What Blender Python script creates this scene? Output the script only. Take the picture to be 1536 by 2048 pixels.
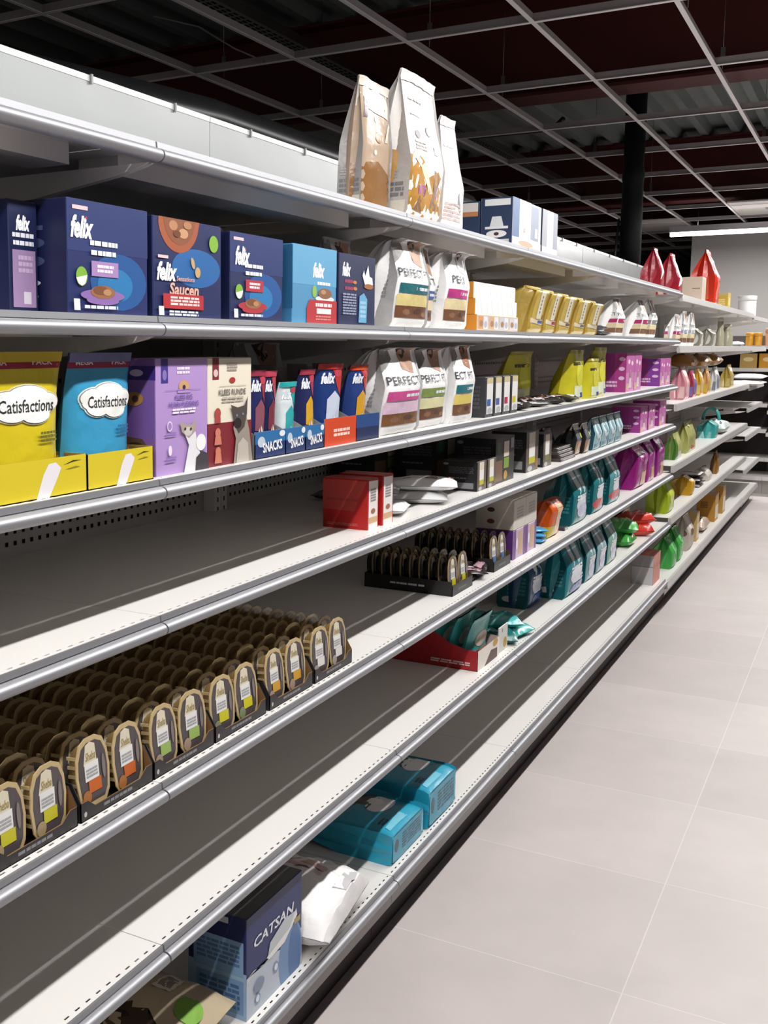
import bpy, bmesh, math, random
from mathutils import Vector, Matrix, noise
random.seed(7)
for o in list(bpy.data.objects): bpy.data.objects.remove(o)
S = bpy.context.scene; COL = S.collection
PI = math.pi

# ------------------------------------------------------------------ camera
cd = bpy.data.cameras.new('camera'); cam = bpy.data.objects.new('camera', cd); COL.objects.link(cam)
S.camera = cam
cam.location = (0.937, 0, 1.5)
YAW, PITCH = 0.5379, -0.1261
F_ = Vector((-math.sin(YAW)*math.cos(PITCH), math.cos(YAW)*math.cos(PITCH), math.sin(PITCH)))
R_ = F_.cross(Vector((0, 0, 1))).normalized(); U_ = R_.cross(F_)
cam.rotation_euler = Matrix((R_, U_, -F_)).transposed().to_euler()
cd.sensor_fit = 'AUTO'; cd.sensor_width = 36; cd.lens = 36*2137.6/2048
cd.shift_x = (768-470.3)/2048; cd.shift_y = (965.4-1024)/2048
cd.clip_start = .05; cd.clip_end = 80

# ------------------------------------------------------------------ world, exposure
W = bpy.data.worlds.new('world'); S.world = W; W.use_nodes = True
W.node_tree.nodes['Background'].inputs[0].default_value = (1.0, .97, .96, 1)
W.node_tree.nodes['Background'].inputs[1].default_value = .16
vs = S.view_settings
vs.view_transform = 'Standard'; vs.look = 'None'; vs.gamma = 1; vs.use_curve_mapping = False
vs.exposure = 0.0
LAMP_W = 18.5      # watts per metre of aisle lamp

# ------------------------------------------------------------------ materials
def lin(h):
    h = h.lstrip('#'); r = []
    for i in (0, 2, 4):
        c = int(h[i:i+2], 16)/255
        r.append(c/12.92 if c <= .04045 else ((c+.055)/1.055)**2.4)
    return (*r, 1)
MATS = {}
KIND = dict(p=(.42, .5, 0, 0), f=(.27, .6, 0, .25), m=(.30, .5, 1, 0), a=(.47, .5, .7, 0), w=(.6, .3, 0, 0), g=(.3, .5, 0, 0), b=(.5, .35, 0, .35), c=(.16, .7, 0, .2), k=(.85, .1, 0, 0), t=(.2, .5, 0, .15))
def M(hexc, kind='p'):
    key = (hexc, kind)
    if key in MATS: return MATS[key]
    m = bpy.data.materials.new('mat_%s_%s' % (hexc.strip('#'), kind)); m.use_nodes = True
    nt = m.node_tree; b = nt.nodes['Principled BSDF']
    ro, sp, me, bump = KIND[kind]
    col = lin(hexc)
    if kind in 'pfbt': f = .70+.27*min(col[:3]); col = (col[0]*f, col[1]*f, col[2]*f, 1)     # printed stock is never as bright as bare white paper
    b.inputs['Base Color'].default_value = col; b.inputs['Roughness'].default_value = ro
    b.inputs['Specular IOR Level'].default_value = sp; b.inputs['Metallic'].default_value = me
    if kind == 't': b.inputs['Alpha'].default_value = .45
    tc = nt.nodes.new('ShaderNodeTexCoord'); nz = nt.nodes.new('ShaderNodeTexNoise')
    nt.links.new(tc.outputs['Object'], nz.inputs['Vector'])
    if bump:
        nz.inputs['Scale'].default_value = 22; nz.inputs['Detail'].default_value = 3
        bn = nt.nodes.new('ShaderNodeBump'); bn.inputs['Strength'].default_value = bump; bn.inputs['Distance'].default_value = .012
        nt.links.new(nz.outputs['Fac'], bn.inputs['Height']); nt.links.new(bn.outputs['Normal'], b.inputs['Normal'])
    else:
        nz.inputs['Scale'].default_value = 9
        mr = nt.nodes.new('ShaderNodeMapRange'); mr.inputs['To Min'].default_value = ro*.9; mr.inputs['To Max'].default_value = ro*1.12
        nt.links.new(nz.outputs['Fac'], mr.inputs['Value']); nt.links.new(mr.outputs['Result'], b.inputs['Roughness'])
    MATS[key] = m; return m
def emis(hexc, s):
    m = bpy.data.materials.new('lamp_glow'); m.use_nodes = True
    b = m.node_tree.nodes['Principled BSDF']; b.inputs['Base Color'].default_value = lin(hexc)
    b.inputs['Emission Color'].default_value = lin(hexc); b.inputs['Emission Strength'].default_value = s
    return m

# ------------------------------------------------------------------ mesh builder
class MB:
    def __init__(s): s.v = []; s.f = []; s.m = []; s.mats = []; s.sm = []
    def mi(s, mat):
        if mat not in s.mats: s.mats.append(mat)
        return s.mats.index(mat)
    def poly(s, pts, mat, smooth=False):
        i = len(s.v); s.v += [tuple(p) for p in pts]; s.f.append(tuple(range(i, i+len(pts)))); s.m.append(s.mi(mat)); s.sm.append(smooth)
    def faces(s, vs_, fs, mat, smooth=False):
        i = len(s.v); k = s.mi(mat); s.v += [tuple(p) for p in vs_]
        for f in fs: s.f.append(tuple(i+j for j in f)); s.m.append(k); s.sm.append(smooth)
    def box(s, x0, x1, y0, y1, z0, z1, mat):
        v = [(x, y, z) for x in (x0, x1) for y in (y0, y1) for z in (z0, z1)]
        s.faces(v, [(0, 1, 3, 2), (4, 6, 7, 5), (0, 4, 5, 1), (2, 3, 7, 6), (0, 2, 6, 4), (1, 5, 7, 3)], mat)
    def prism(s, prof, a0, a1, mat, axis='y', smooth=False, caps=True):
        n = len(prof)
        def P(p, a): return (p[0], a, p[1]) if axis == 'y' else (a, p[0], p[1]) if axis == 'x' else (p[0], p[1], a)
        v = [P(p, a0) for p in prof]+[P(p, a1) for p in prof]
        s.faces(v, [(i, (i+1) % n, n+(i+1) % n, n+i) for i in range(n)], mat, smooth)
        if caps: s.faces(v, [tuple(range(n)), tuple(range(2*n-1, n-1, -1))], mat)
    def grid(s, fn, nu, nv, mat, smooth=True):
        v = [fn(i/nu, j/nv) for j in range(nv+1) for i in range(nu+1)]
        s.faces(v, [(j*(nu+1)+i, j*(nu+1)+i+1, (j+1)*(nu+1)+i+1, (j+1)*(nu+1)+i) for j in range(nv) for i in range(nu)], mat, smooth)
    def lathe(s, prof, mat, n=20, c=(0, 0, 0), sy=1.0):
        v = [(c[0]+r*math.cos(2*PI*k/n), c[1]+r*sy*math.sin(2*PI*k/n), c[2]+z) for r, z in prof for k in range(n)]
        f = [(j*n+k, j*n+(k+1) % n, (j+1)*n+(k+1) % n, (j+1)*n+k) for j in range(len(prof)-1) for k in range(n)]
        f += [tuple(range(n-1, -1, -1)), tuple((len(prof)-1)*n+k for k in range(n))]
        s.faces(v, f, mat, True)
    def tube(s, pts, r, mat, n=8):
        pts = [Vector(p) for p in pts]; v = []
        for i, p in enumerate(pts):
            t = (pts[min(i+1, len(pts)-1)]-pts[max(i-1, 0)]).normalized()
            a = t.orthogonal().normalized() if i == 0 else (a-t*a.dot(t)).normalized()
            b = t.cross(a)
            v += [p+(a*math.cos(2*PI*k/n)+b*math.sin(2*PI*k/n))*r for k in range(n)]
        f = [(j*n+k, j*n+(k+1) % n, (j+1)*n+(k+1) % n, (j+1)*n+k) for j in range(len(pts)-1) for k in range(n)]
        f += [tuple(range(n-1, -1, -1)), tuple((len(pts)-1)*n+k for k in range(n))]
        s.faces(v, f, mat, True)
    def build(s, name, parent=None, loc=(0, 0, 0), rz=0, bevel=0):
        me = bpy.data.meshes.new(name); me.from_pydata(s.v, [], s.f)
        for m in s.mats: me.materials.append(m)
        me.polygons.foreach_set('material_index', s.m); me.polygons.foreach_set('use_smooth', s.sm); me.update()
        o = bpy.data.objects.new(name, me); COL.objects.link(o); o.location = loc; o.rotation_euler = (0, 0, rz)
        if parent: o.parent = parent
        return o
def tag(o, label=None, cat=None, group=None, kind=None):
    if label: o['label'] = label
    if cat: o['category'] = cat
    if group: o['group'] = group
    if kind: o['kind'] = kind
    return o
def empty(name, loc, label, cat, group=None, rz=0):
    o = bpy.data.objects.new(name, None); COL.objects.link(o); o.location = loc; o.rotation_euler = (0, 0, rz)
    o.empty_display_size = .05
    return tag(o, label, cat, group)

# ------------------------------------------------------------------ printed artwork: 2-D shapes mapped onto a face
TXT = {}
def textmesh(t, shear, bold):
    k = (t, shear, bold)
    if k in TXT: return TXT[k]
    c = bpy.data.curves.new('t', 'FONT'); c.body = t; c.shear = shear; c.offset = bold; c.resolution_u = 2; c.fill_mode = 'FRONT'
    o = bpy.data.objects.new('t', c); COL.objects.link(o)
    me = bpy.data.meshes.new_from_object(o.evaluated_get(bpy.context.evaluated_depsgraph_get()))
    vs_ = [(v.co.x, v.co.y) for v in me.vertices]; fs = [tuple(p.vertices) for p in me.polygons]
    bpy.data.objects.remove(o); bpy.data.curves.remove(c); bpy.data.meshes.remove(me)
    xs = [v[0] for v in vs_]; ys = [v[1] for v in vs_]
    x0, x1, y0, y1 = min(xs), max(xs), min(ys), max(ys)
    TXT[k] = ([((x-x0)/(x1-x0)-.5, (y-y0)/(y1-y0)-.5) for x, y in vs_], fs); return TXT[k]
def art(mb, prims, fn, kind='p', curved=0, eps=.00018):
    """fn(a,b,h) -> point on the face at (a,b), lifted h along the normal."""
    for n, p in enumerate(prims):
        h = eps*(n+1)+(.0006 if curved else 0); k, c = p[0], p[1]; mat = M(c, kind)
        if k == 'r':
            _, _, x0, x1, y0, y1 = p; N = curved or 1
            mb.grid(lambda u, v: fn(x0+(x1-x0)*u, y0+(y1-y0)*v, h), N, N, mat, bool(curved)); continue
        if k == 'e':
            _, _, cx, cy, rx, ry = p[:6]; q = p[6] if len(p) > 6 else 0
            rings = 4 if curved else 1; N = 22
            vs_ = [(cx, cy)]+[(cx+rx*r/rings*math.cos(t*2*PI/N)*math.cos(q)-ry*r/rings*math.sin(t*2*PI/N)*math.sin(q), cy+rx*r/rings*math.cos(t*2*PI/N)*math.sin(q)+ry*r/rings*math.sin(t*2*PI/N)*math.cos(q)) for r in range(1, rings+1) for t in range(N)]
            fs = [(0, 1+t, 1+(t+1) % N) for t in range(N)]+[(1+(r-1)*N+t, 1+r*N+t, 1+r*N+(t+1) % N, 1+(r-1)*N+(t+1) % N) for r in range(1, rings) for t in range(N)]
        elif k == 'p':
            vs_ = list(p[2]); fs = [tuple(range(len(vs_)))]
        elif k == 't':
            _, _, cx, cy, w, hh, t = p[:7]; sh = p[7] if len(p) > 7 else 0; bo = p[8] if len(p) > 8 else .015; q = p[9] if len(p) > 9 else 0
            tv, fs = textmesh(t, sh, bo); vs_ = []
            for x, y in tv:
                X, Y = x*w, y*hh; vs_.append((cx+X*math.cos(q)-Y*math.sin(q), cy+X*math.sin(q)+Y*math.cos(q)))
        elif k == 'l':      # lines of print too small to read
            _, _, x0, x1, y0, y1, rows = p[:7]; rnd = random.Random(int(x0*1e4+y0*1e5))
            for r in range(rows):
                ya = y1-(y1-y0)*(r+.15)/rows; yb = y1-(y1-y0)*(r+.8)/rows; x = x0
                while x < x1-.01:
                    w = min(rnd.uniform(.1, .3)*(x1-x0), x1-x); mb.poly([fn(x, yb, h), fn(x+w*.86, yb, h), fn(x+w*.86, ya, h), fn(x, ya, h)], mat); x += w
            continue
        if curved and k in 'pt':
            bm = bmesh.new(); bv = [bm.verts.new((x, y, 0)) for x, y in vs_]
            for f in fs:
                try: bm.faces.new([bv[i] for i in f])
                except ValueError: pass
            bmesh.ops.triangulate(bm, faces=bm.faces[:])
            lim = 1.6/curved
            for _ in range(3):
                es = [e for e in bm.edges if e.calc_length() > lim]
                if not es: break
                bmesh.ops.subdivide_edges(bm, edges=es, cuts=1); bmesh.ops.triangulate(bm, faces=[f for f in bm.faces if len(f.verts) > 3])
            bm.verts.index_update(); vs_ = [(v.co.x, v.co.y) for v in bm.verts]; fs = [tuple(v.index for v in f.verts) for f in bm.faces]; bm.free()
        mb.faces([fn(x, y, h) for x, y in vs_], fs, mat, bool(curved))

def carton(name, label, cat, group, xf, y0, y1, z, H, D, body, front=(), side=(), top=None, rz=0, sidecol=None, kind='p', flap=False):
    """closed carton: front to +X, side to -Y (towards the camera)"""
    Wd = y1-y0; mb = MB(); a, b = D/2, Wd/2; r = min(.0015, Wd*.05)
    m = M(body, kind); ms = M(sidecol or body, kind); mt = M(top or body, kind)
    prof = [(-a+r, -b), (a-r, -b), (a, -b+r), (a, b-r), (a-r, b), (-a+r, b), (-a, b-r), (-a, -b+r)]
    n = 8
    v = [(x, y, zz) for zz in (0, H-r) for x, y in prof]+[(x*(1-r/a), y*(1-r/b), H) for x, y in prof]
    for i in range(8):
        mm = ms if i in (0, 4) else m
        mb.faces([v[i], v[(i+1) % 8], v[8+(i+1) % 8], v[8+i]], [(0, 1, 2, 3)], mm)
        mb.faces([v[8+i], v[8+(i+1) % 8], v[16+(i+1) % 8], v[16+i]], [(0, 1, 2, 3)], mm)
    mb.faces(v[:8], [tuple(range(7, -1, -1))], m); mb.faces(v[16:], [tuple(range(8))], mt)
    art(mb, front, lambda p, q, h: (a+h, -b+p*Wd, q*H), kind)
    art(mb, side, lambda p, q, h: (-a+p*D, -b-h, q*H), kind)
    c = (xf-D/2, (y0+y1)/2, z)
    o = mb.build(name, None, c, rz); tag(o, label, cat, group)
    if flap:
        fb = MB(); fb.box(-a*.98, a*.98, -b*.98, b*.98, 0, .0012, mt); fb.box(-a, a, -.0015, .0015, .0012, .0018, M('#8c8a88'))
        fb.build('top_flap', o, (0, 0, H))
    return o

def bagmap(Wd, H, D, style, seed, wr, lean=0, topw=.92, shoulder=2.0, tuck=.0):
    """front(u,v,h) and side(u,v,h) maps of a standing bag; base centred on the origin"""
    def thick(v):
        if style == 'doy': t = D*max(0, 1-v**shoulder)+.004
        else:                                    # full depth, then the roof-like fold up to the flat seal
            s0 = .40 if shoulder < 3 else .52 if shoulder < 5 else .70 if shoulder < 7 else .90
            t = D*min(1, max(0, (.955-v)/(.955-s0)))**.9*(1-.06*v)+.004
        if v < .06: t *= .86+.14*v/.06
        return t
    def width(v): return Wd*(1-(1-topw)*v)*(1-.05*math.sin(min(1, v*1.4)*PI)*(style == 'doy'))
    def disp(x, y, z, v):
        if not wr: return 0
        p = Vector((x*9+seed*3.1, y*9, z*11))
        n = noise.noise(p)*.6+abs(noise.noise(p*2.3))*.55-.12
        return n*wr*(.35+.9*v)
    def front(u, v, h=0, sgn=1):
        s = 2*u-1; t = thick(v)/2; w = width(v)
        e = 2.6 if style == 'doy' else 7
        k = (1-abs(s)**e)**(1/e) if abs(s) < 1 else 0
        bul = .10*D*(1-s*s)*math.sin(min(1, v*1.15)*PI) if style != 'doy' else 0
        y = s*w/2; z = v*H
        x = sgn*(t*k+bul*.6+h)+lean*v*v*H
        d = disp(sgn*x, y, z, v)*(1-abs(s)**6)
        if tuck and v > 1-tuck:
            q = (v-(1-tuck))/tuck; z -= q*q*tuck*H*.55; x += sgn*0+q*q*tuck*H*.8
        return (x+sgn*d, y, z)
    def side(u, v, h=0, sgn=-1):
        t = thick(v); w = width(v); s = 2*u-1
        pin = min(.42*w*(v**1.5)*.35+.004, .03)*(1-abs(s))
        y = sgn*(w/2-pin+h); z = v*H; x = s*t/2*.97+lean*v*v*H
        if tuck and v > 1-tuck:
            q = (v-(1-tuck))/tuck; z -= q*q*tuck*H*.55; x += q*q*tuck*H*.8
        return (x, y+disp(x, y, z, v)*.4, z)
    return front, side
def bag(name, label, cat, group, xf, y0, y1, z, H, D, body, front=(), side=(), sidecol=None, style='doy', rz=0, wr=.006, lean=0, topw=.92, shoulder=None, tuck=0, kind='f', seed=None, seal=None, N=14):
    Wd = y1-y0; seed = random.random()*50 if seed is None else seed; lean += .75*D/2/H; shoulder = shoulder or (2.0 if style == 'doy' else 3.6)
    fr, sd = bagmap(Wd, H, D, style, seed, wr, lean, topw, shoulder, tuck)
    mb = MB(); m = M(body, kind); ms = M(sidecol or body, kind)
    mb.grid(lambda u, v: fr(u, v), N, N+4, m); mb.grid(lambda u, v: fr(1-u, v, 0, -1), N, N+4, m)
    if style != 'doy':
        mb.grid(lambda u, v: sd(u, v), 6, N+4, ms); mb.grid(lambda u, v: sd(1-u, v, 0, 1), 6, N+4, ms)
    mb.poly([fr(i/N, 0) for i in range(N+1)]+[fr(1-i/N, 0, 0, -1) for i in range(N+1)], m)
    art(mb, front, fr, kind, 12, .00012)
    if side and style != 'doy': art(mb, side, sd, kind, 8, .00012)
    o = mb.build(name, None, (xf-D/2, (y0+y1)/2, z), rz); tag(o, label, cat, group)
    if seal:
        sb = MB(); mm = M(seal, kind)
        for sg in (1, -1): sb.grid(lambda u, v: fr(u if sg > 0 else 1-u, .93+.07*v, .0022, sg), N, 3, mm)
        sb.build('top_seal', o)
    return o
def pack(name, label, cat, group, c, L, Wd, T, body, top=(), rz=0, kind='f', wr=.006, tilt=0, roll=0, N=12, seal=None):
    """soft pack lying flat; length L along local X, width along Y"""
    seed = random.random()*50; mb = MB(); m = M(body, kind)
    def up(u, v, h=0, sg=1):
        s, t = 2*u-1, 2*v-1
        k = (max(0, 1-abs(s)**2.6)**.5)*(max(0, 1-abs(t)**3.2)**.55)
        p = Vector((s*3+seed, t*3, sg*.7)); w = (noise.noise(p)*.7+abs(noise.noise(p*2.7))*.6)*wr
        x = s*L/2; y = t*Wd/2*(1-.05*(1-abs(s)))
        return (x, y, T*.42+sg*(T/2*k*(1 if sg > 0 else .84)+w*min(1, k*2+.15)*(1 if sg > 0 else .2)+h)+.0005*sg)
    mb.grid(lambda u, v: up(u, v), N, N, m); mb.grid(lambda u, v: up(1-u, v, 0, -1), N, N, m)
    art(mb, top, lambda a, b, h: up(a, b, h), kind, 12, .00015)
    o = mb.build(name, None, c, rz); o.rotation_euler = (roll, tilt, rz); tag(o, label, cat, group)
    if seal:
        sb = MB(); mm = M(seal, kind); sb.grid(lambda u, v: up(.96+.04*u, v, .002), 2, N, mm); sb.build('end_seal', o)
    return o

# ------------------------------------------------------------------ setting
def floor_mat():
    m = bpy.data.materials.new('floor_tile'); m.use_nodes = True; nt = m.node_tree; b = nt.nodes['Principled BSDF']
    tc = nt.nodes.new('ShaderNodeTexCoord'); mp = nt.nodes.new('ShaderNodeMapping'); mp.inputs['Location'].default_value = (-.52, -2.465, 0)
    br = nt.nodes.new('ShaderNodeTexBrick'); br.offset = 0; br.squash = 1
    br.inputs['Scale'].default_value = 1; br.inputs['Brick Width'].default_value = .6; br.inputs['Row Height'].default_value = .6
    br.inputs['Mortar Size'].default_value = .0016; br.inputs['Mortar Smooth'].default_value = .2; br.inputs['Bias'].default_value = -.2
    br.inputs['Color1'].default_value = lin('#bfb6b3'); br.inputs['Color2'].default_value = lin('#b2a9a7'); br.inputs['Mortar'].default_value = lin('#cfc6c2')
    nt.links.new(tc.outputs['Object'], mp.inputs['Vector']); nt.links.new(mp.outputs['Vector'], br.inputs['Vector'])
    nz = nt.nodes.new('ShaderNodeTexNoise'); nz.inputs['Scale'].default_value = 2.6; nz.inputs['Detail'].default_value = 4; nz.inputs['Roughness'].default_value = .6
    nt.links.new(tc.outputs['Object'], nz.inputs['Vector'])
    mr = nt.nodes.new('ShaderNodeMapRange'); mr.inputs['From Min'].default_value = .3; mr.inputs['From Max'].default_value = .7; mr.inputs['To Min'].default_value = .93; mr.inputs['To Max'].default_value = 1.05
    nt.links.new(nz.outputs['Fac'], mr.inputs['Value'])
    mx = nt.nodes.new('ShaderNodeVectorMath'); mx.operation = 'SCALE'
    nt.links.new(br.outputs['Color'], mx.inputs[0]); nt.links.new(mr.outputs['Result'], mx.inputs['Scale']); nt.links.new(mx.outputs['Vector'], b.inputs['Base Color'])
    b.inputs['Roughness'].default_value = .5; b.inputs['Specular IOR Level'].default_value = .35
    return m
mb = MB(); mb.box(-16, 8, -6, 30, -.05, 0, floor_mat()); tag(mb.build('floor'), 'light grey stone tiled shop floor', kind='structure')
mb = MB(); mb.box(-1.04, 8, 13.9, 14.0, 0, 2.93, M('#a8a4a1', 'w')); tag(mb.build('wall_back'), 'plain grey wall at the far end of the aisle', kind='structure')
mb = MB(); mb.box(-16, 8, 29.9, 30, 0, 4.2, M('#2a2626', 'w')); tag(mb.build('wall_far'), 'dark wall far behind the shelving', kind='structure')
mb = MB(); dk = M('#6d706f', 'w'); x = -16.0; prof = []
while x < 8: prof += [(x, 3.80), (x+.17, 3.80), (x+.20, 3.71), (x+.27, 3.71)]; x += .30
prof += [(8, 3.80), (8, 3.95), (-16, 3.95)]
mb.prism(prof, -6, 30, dk, caps=False); tag(mb.build('ceiling'), 'dark corrugated steel roof deck above the open grid', kind='structure')
# suspended grid of white T-bars, no tiles in it
mb = MB(); tb = M('#ece6e6', 'w'); tw = M('#9a9292', 'w'); ty = [4.97+1.215*k for k in range(-2, 11)]; tx = [.12-.6*k for k in range(-6, 5)]  # tw: webs of the white bars, coloured greyer to paint in their shade
for xx in tx: mb.box(xx-.011, xx+.011, 1.5, 16.8, 2.938, 2.941, tb); mb.box(xx-.0015, xx+.0015, 1.5, 16.8, 2.941, 2.978, tw)
for yy in ty: mb.box(-2.92, 3.72, yy-.011, yy+.011, 2.9375, 2.9405, tb); mb.box(-2.92, 3.72, yy-.0015, yy+.0015, 2.941, 2.978, tw)
tag(mb.build('trim_1'), 'open white metal ceiling grid without tiles', kind='structure')
rd = M('#4a1a16', 'w')
for i, yy in enumerate((7.0, 12.6, 18.4)):
    mb = MB(); mb.box(-9, 6, yy-.012, yy+.012, 3.07, 3.68, rd); mb.box(-9, 6, yy-.14, yy+.14, 3.05, 3.07, rd); mb.box(-9, 6, yy-.14, yy+.14, 3.68, 3.70, rd)
    tag(mb.build('trim_%d' % (i+2)), 'dark red steel roof beam, %s from the camera' % ('nearest', 'second', 'third')[i], kind='structure')
wm = M('#8d8886', 'm')
k = 0
for xx in (-2.28, -1.08, .12):
    for yy in (3.76, 4.97, 6.19, 8.62, 11.05):
        mb = MB(); mb.tube([(xx, yy+.3, 2.985), (xx, yy+.3, 3.71)], .0016, wm, 5); mb.box(xx-.012, xx+.012, yy+.298, yy+.302, 3.02, 3.10, wm)
        o = mb.build('hanger_wire'); tag(o, 'thin steel wires holding up the ceiling grid', 'wire', 'ceiling grid hanger wires')
# cable tray and stray wires
t = empty('cable_tray', (-2.05, 2.5, 3.2), 'perforated steel cable tray running along the roof at upper left', 'cable tray')
mb = MB(); gm = M('#8f8b8b', 'm'); bk = M('#141414', 'k')
mb.box(-.07, .07, 0, 11, 0, .002, gm)
for j in range(150):
    for sx in (-.04, -.013, .013, .04): mb.poly([(sx-.008, .04+j*.07, -.0006), (sx-.008, .085+j*.07, -.0006), (sx+.008, .085+j*.07, -.0006), (sx+.008, .04+j*.07, -.0006)], bk)
mb.build('tray_floor', t)
for sx in (-.072, .07): mb = MB(); mb.box(sx, sx+.002, 0, 11, 0, .05, gm); mb.build('tray_side', t)
hose = [(-.76, 1.2+.25*i, 2.03+.125*min(1, i/6)**.7) for i in range(16)]
mb = MB(); mb.tube(hose, .055, M('#17171a', 'g'), 12); tag(mb.build('cable_duct'), 'black duct lying along the top of the shelving behind the white panel', 'duct')
for j, (pts, lb) in enumerate((([(-2.0, 4.2, 3.0), (-1.95, 4.5, 3.02), (-1.9, 4.75, 2.97), (-1.85, 4.97, 2.95)], 'loose grey wire hanging at the left end of the ceiling grid'), ([(-1.0, 7.6, 3.04), (-1.1, 7.7, 3.0), (-1.7, 7.7, 3.0), (-2.1, 7.8, 3.01), (-2.3, 7.8, 2.98)], 'black cable sagging below the nearest red roof beam'))):
    mb = MB(); mb.tube(pts, .004 if j == 0 else .018, M('#8a8683' if j == 0 else '#121212', 'g'), 6); tag(mb.build('loose_cable'), lb, 'cable')
t = empty('cable_column', (-.70, 8.5, 2.0), 'black wrapped cable column dropping from the roof behind the shelving', 'column')
mb = MB(); mb.lathe([(.08, 0), (.078, .4), (.076, .72), (.08, .73), (.08, .80), (.074, .81), (.078, 1.7)], M('#111113', 'w'), 16); mb.build('sleeve', t)
for a in (.3, 1.1, 2.2):
    mb = MB(); mb.tube([(-.3-.1*a, -.3, .06), (-.2-.05*a, -.25, .07), (-.09, -.06-.02*a, .15), (-.085, -.02, .45)], .009, M('#26262a', 'g'), 6); mb.build('cable', t)
for (xx, yy, lb) in ((-1.38, 13.84, 'white ceiling tile beside the black column, left of the far lamp'), (-.18, 12.63, 'white ceiling tile above the right end of the far lamp')):
    mb = MB(); mb.box(xx-.285, xx+.285, yy-.6, yy+.6, 2.942, 2.957, M('#c9c2be', 'w'))
    if xx > -1: mb.box(xx+.02, xx+.12, yy-.05, yy+.1, 2.936, 2.942, M('#8d8888', 'w'))
    tag(mb.build('ceiling_tile'), lb, 'ceiling tile')
# lamps
def lamp(loc, L, along, label, watts=None, drop=-.006):
    t = empty('ceiling_light', loc, label, 'lamp')
    t.rotation_euler = (0, 0, 0 if along == 'y' else -PI/2)
    mb = MB(); mb.prism([(-.035, .012), (-.03, .075), (.03, .075), (.035, .012)], -L/2, L/2, M('#b9b7ba', 'w')); mb.build('housing', t)
    mb = MB(); mb.prism([(-.03, .011), (.03, .011), (.024, drop), (-.024, drop)], -L/2+.01, L/2-.01, emis('#ffffff', 7)); d = mb.build('diffuser', t)
    for s in (-.4, .4): mb = MB(); mb.tube([(0, s*L, .075), (0, s*L, 2.94-loc[2])], .002, wm, 5); mb.build('hanger', t)
    if watts:
        ld = bpy.data.lights.new('lamp_light', 'AREA'); ld.shape = 'RECTANGLE'; ld.size = .05; ld.size_y = L-.02; ld.energy = watts*L; ld.color = (1, .985, .97)
        lo = bpy.data.objects.new('lamp_light', ld); COL.objects.link(lo); lo.parent = t; lo.location = (0, 0, drop-.003)
        lu = bpy.data.lights.new('lamp_uplight', 'AREA'); lu.shape = 'RECTANGLE'; lu.size = .05; lu.size_y = L-.02; lu.energy = .9*L; lu.color = (1, .985, .97)
        lo = bpy.data.objects.new('lamp_uplight', lu); COL.objects.link(lo); lo.parent = t; lo.location = (0, 0, .08); lo.rotation_euler = (PI, 0, 0)
    return t
for i, yy in enumerate((-2.0, 2.5, 7.0, 10.6)):
    lamp((.70, yy, 2.56), 4.4 if i < 3 else 2.6, 'y', 'long tube lamp over the aisle, '+('behind the camera', 'beside the second shelving bay, above the frame', 'beside the last round-railed bay, right of the frame', 'over the far end, right of the frame')[i], LAMP_W)
lamp((.33, 12.5, 2.71), 2.8, 'x', 'long lit tube lamp hanging across the aisle end before the grey wall', LAMP_W*1.6, -.03)

# ------------------------------------------------------------------ shelving
BACK = -.55
LIGHT = M('#dddad6', 'g'); UND = M('#e6e2df', 'g'); PAN = M('#b5b4b0', 'g'); ALU = M('#a3a3a7', 'a'); DKH = M('#1b1b1b', 'k'); STRIP = M('#a9a9ac', 'm')
RPROF = [(-.016, .0156), (-.0122, .0156), (-.0112, .0066), (-.0135, .0060), (-.0135, .0050)]+[(-.0095+.0125*math.cos(a), -.0050+.0102*math.sin(a)) for a in [PI*.5-i*PI/11 for i in range(12)]]+[(-.016, -.0152)]
def deck(mb, y0, y1, z, slots=True):
    """steel deck with a row of real slots near the front"""
    xb, xs0, xs1, xf = BACK, -.0270, -.0236, -.0155
    th = .0012; m = LIGHT
    mb.box(xb, xs0, y0, y1, z-th, z, m); mb.box(xs1, xf, y0, y1, z-th, z, m)
    n = int(round((y1-y0)/.025)); p = (y1-y0)/n
    if slots:
        for i in range(n): mb.box(xs0, xs1, y0+i*p, y0+i*p+p*.56, z-th, z, m)
        mb.box(xs0, xs1, y1-.004, y1, z-th, z, m)
    else: mb.box(xs0, xs1, y0, y1, z-th, z, m)
    mb.box(xf-.001, xf, y0, y1, z-.030, z, UND)                      # folded front lip
    mb.box(-.21, -.13, y0+.06, y1-.06, z-.032, z-th, UND)            # stiffener
    mb.box(xb, xb+.03, y0+.03, y1-.03, z-.03, z-th, UND)
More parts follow.
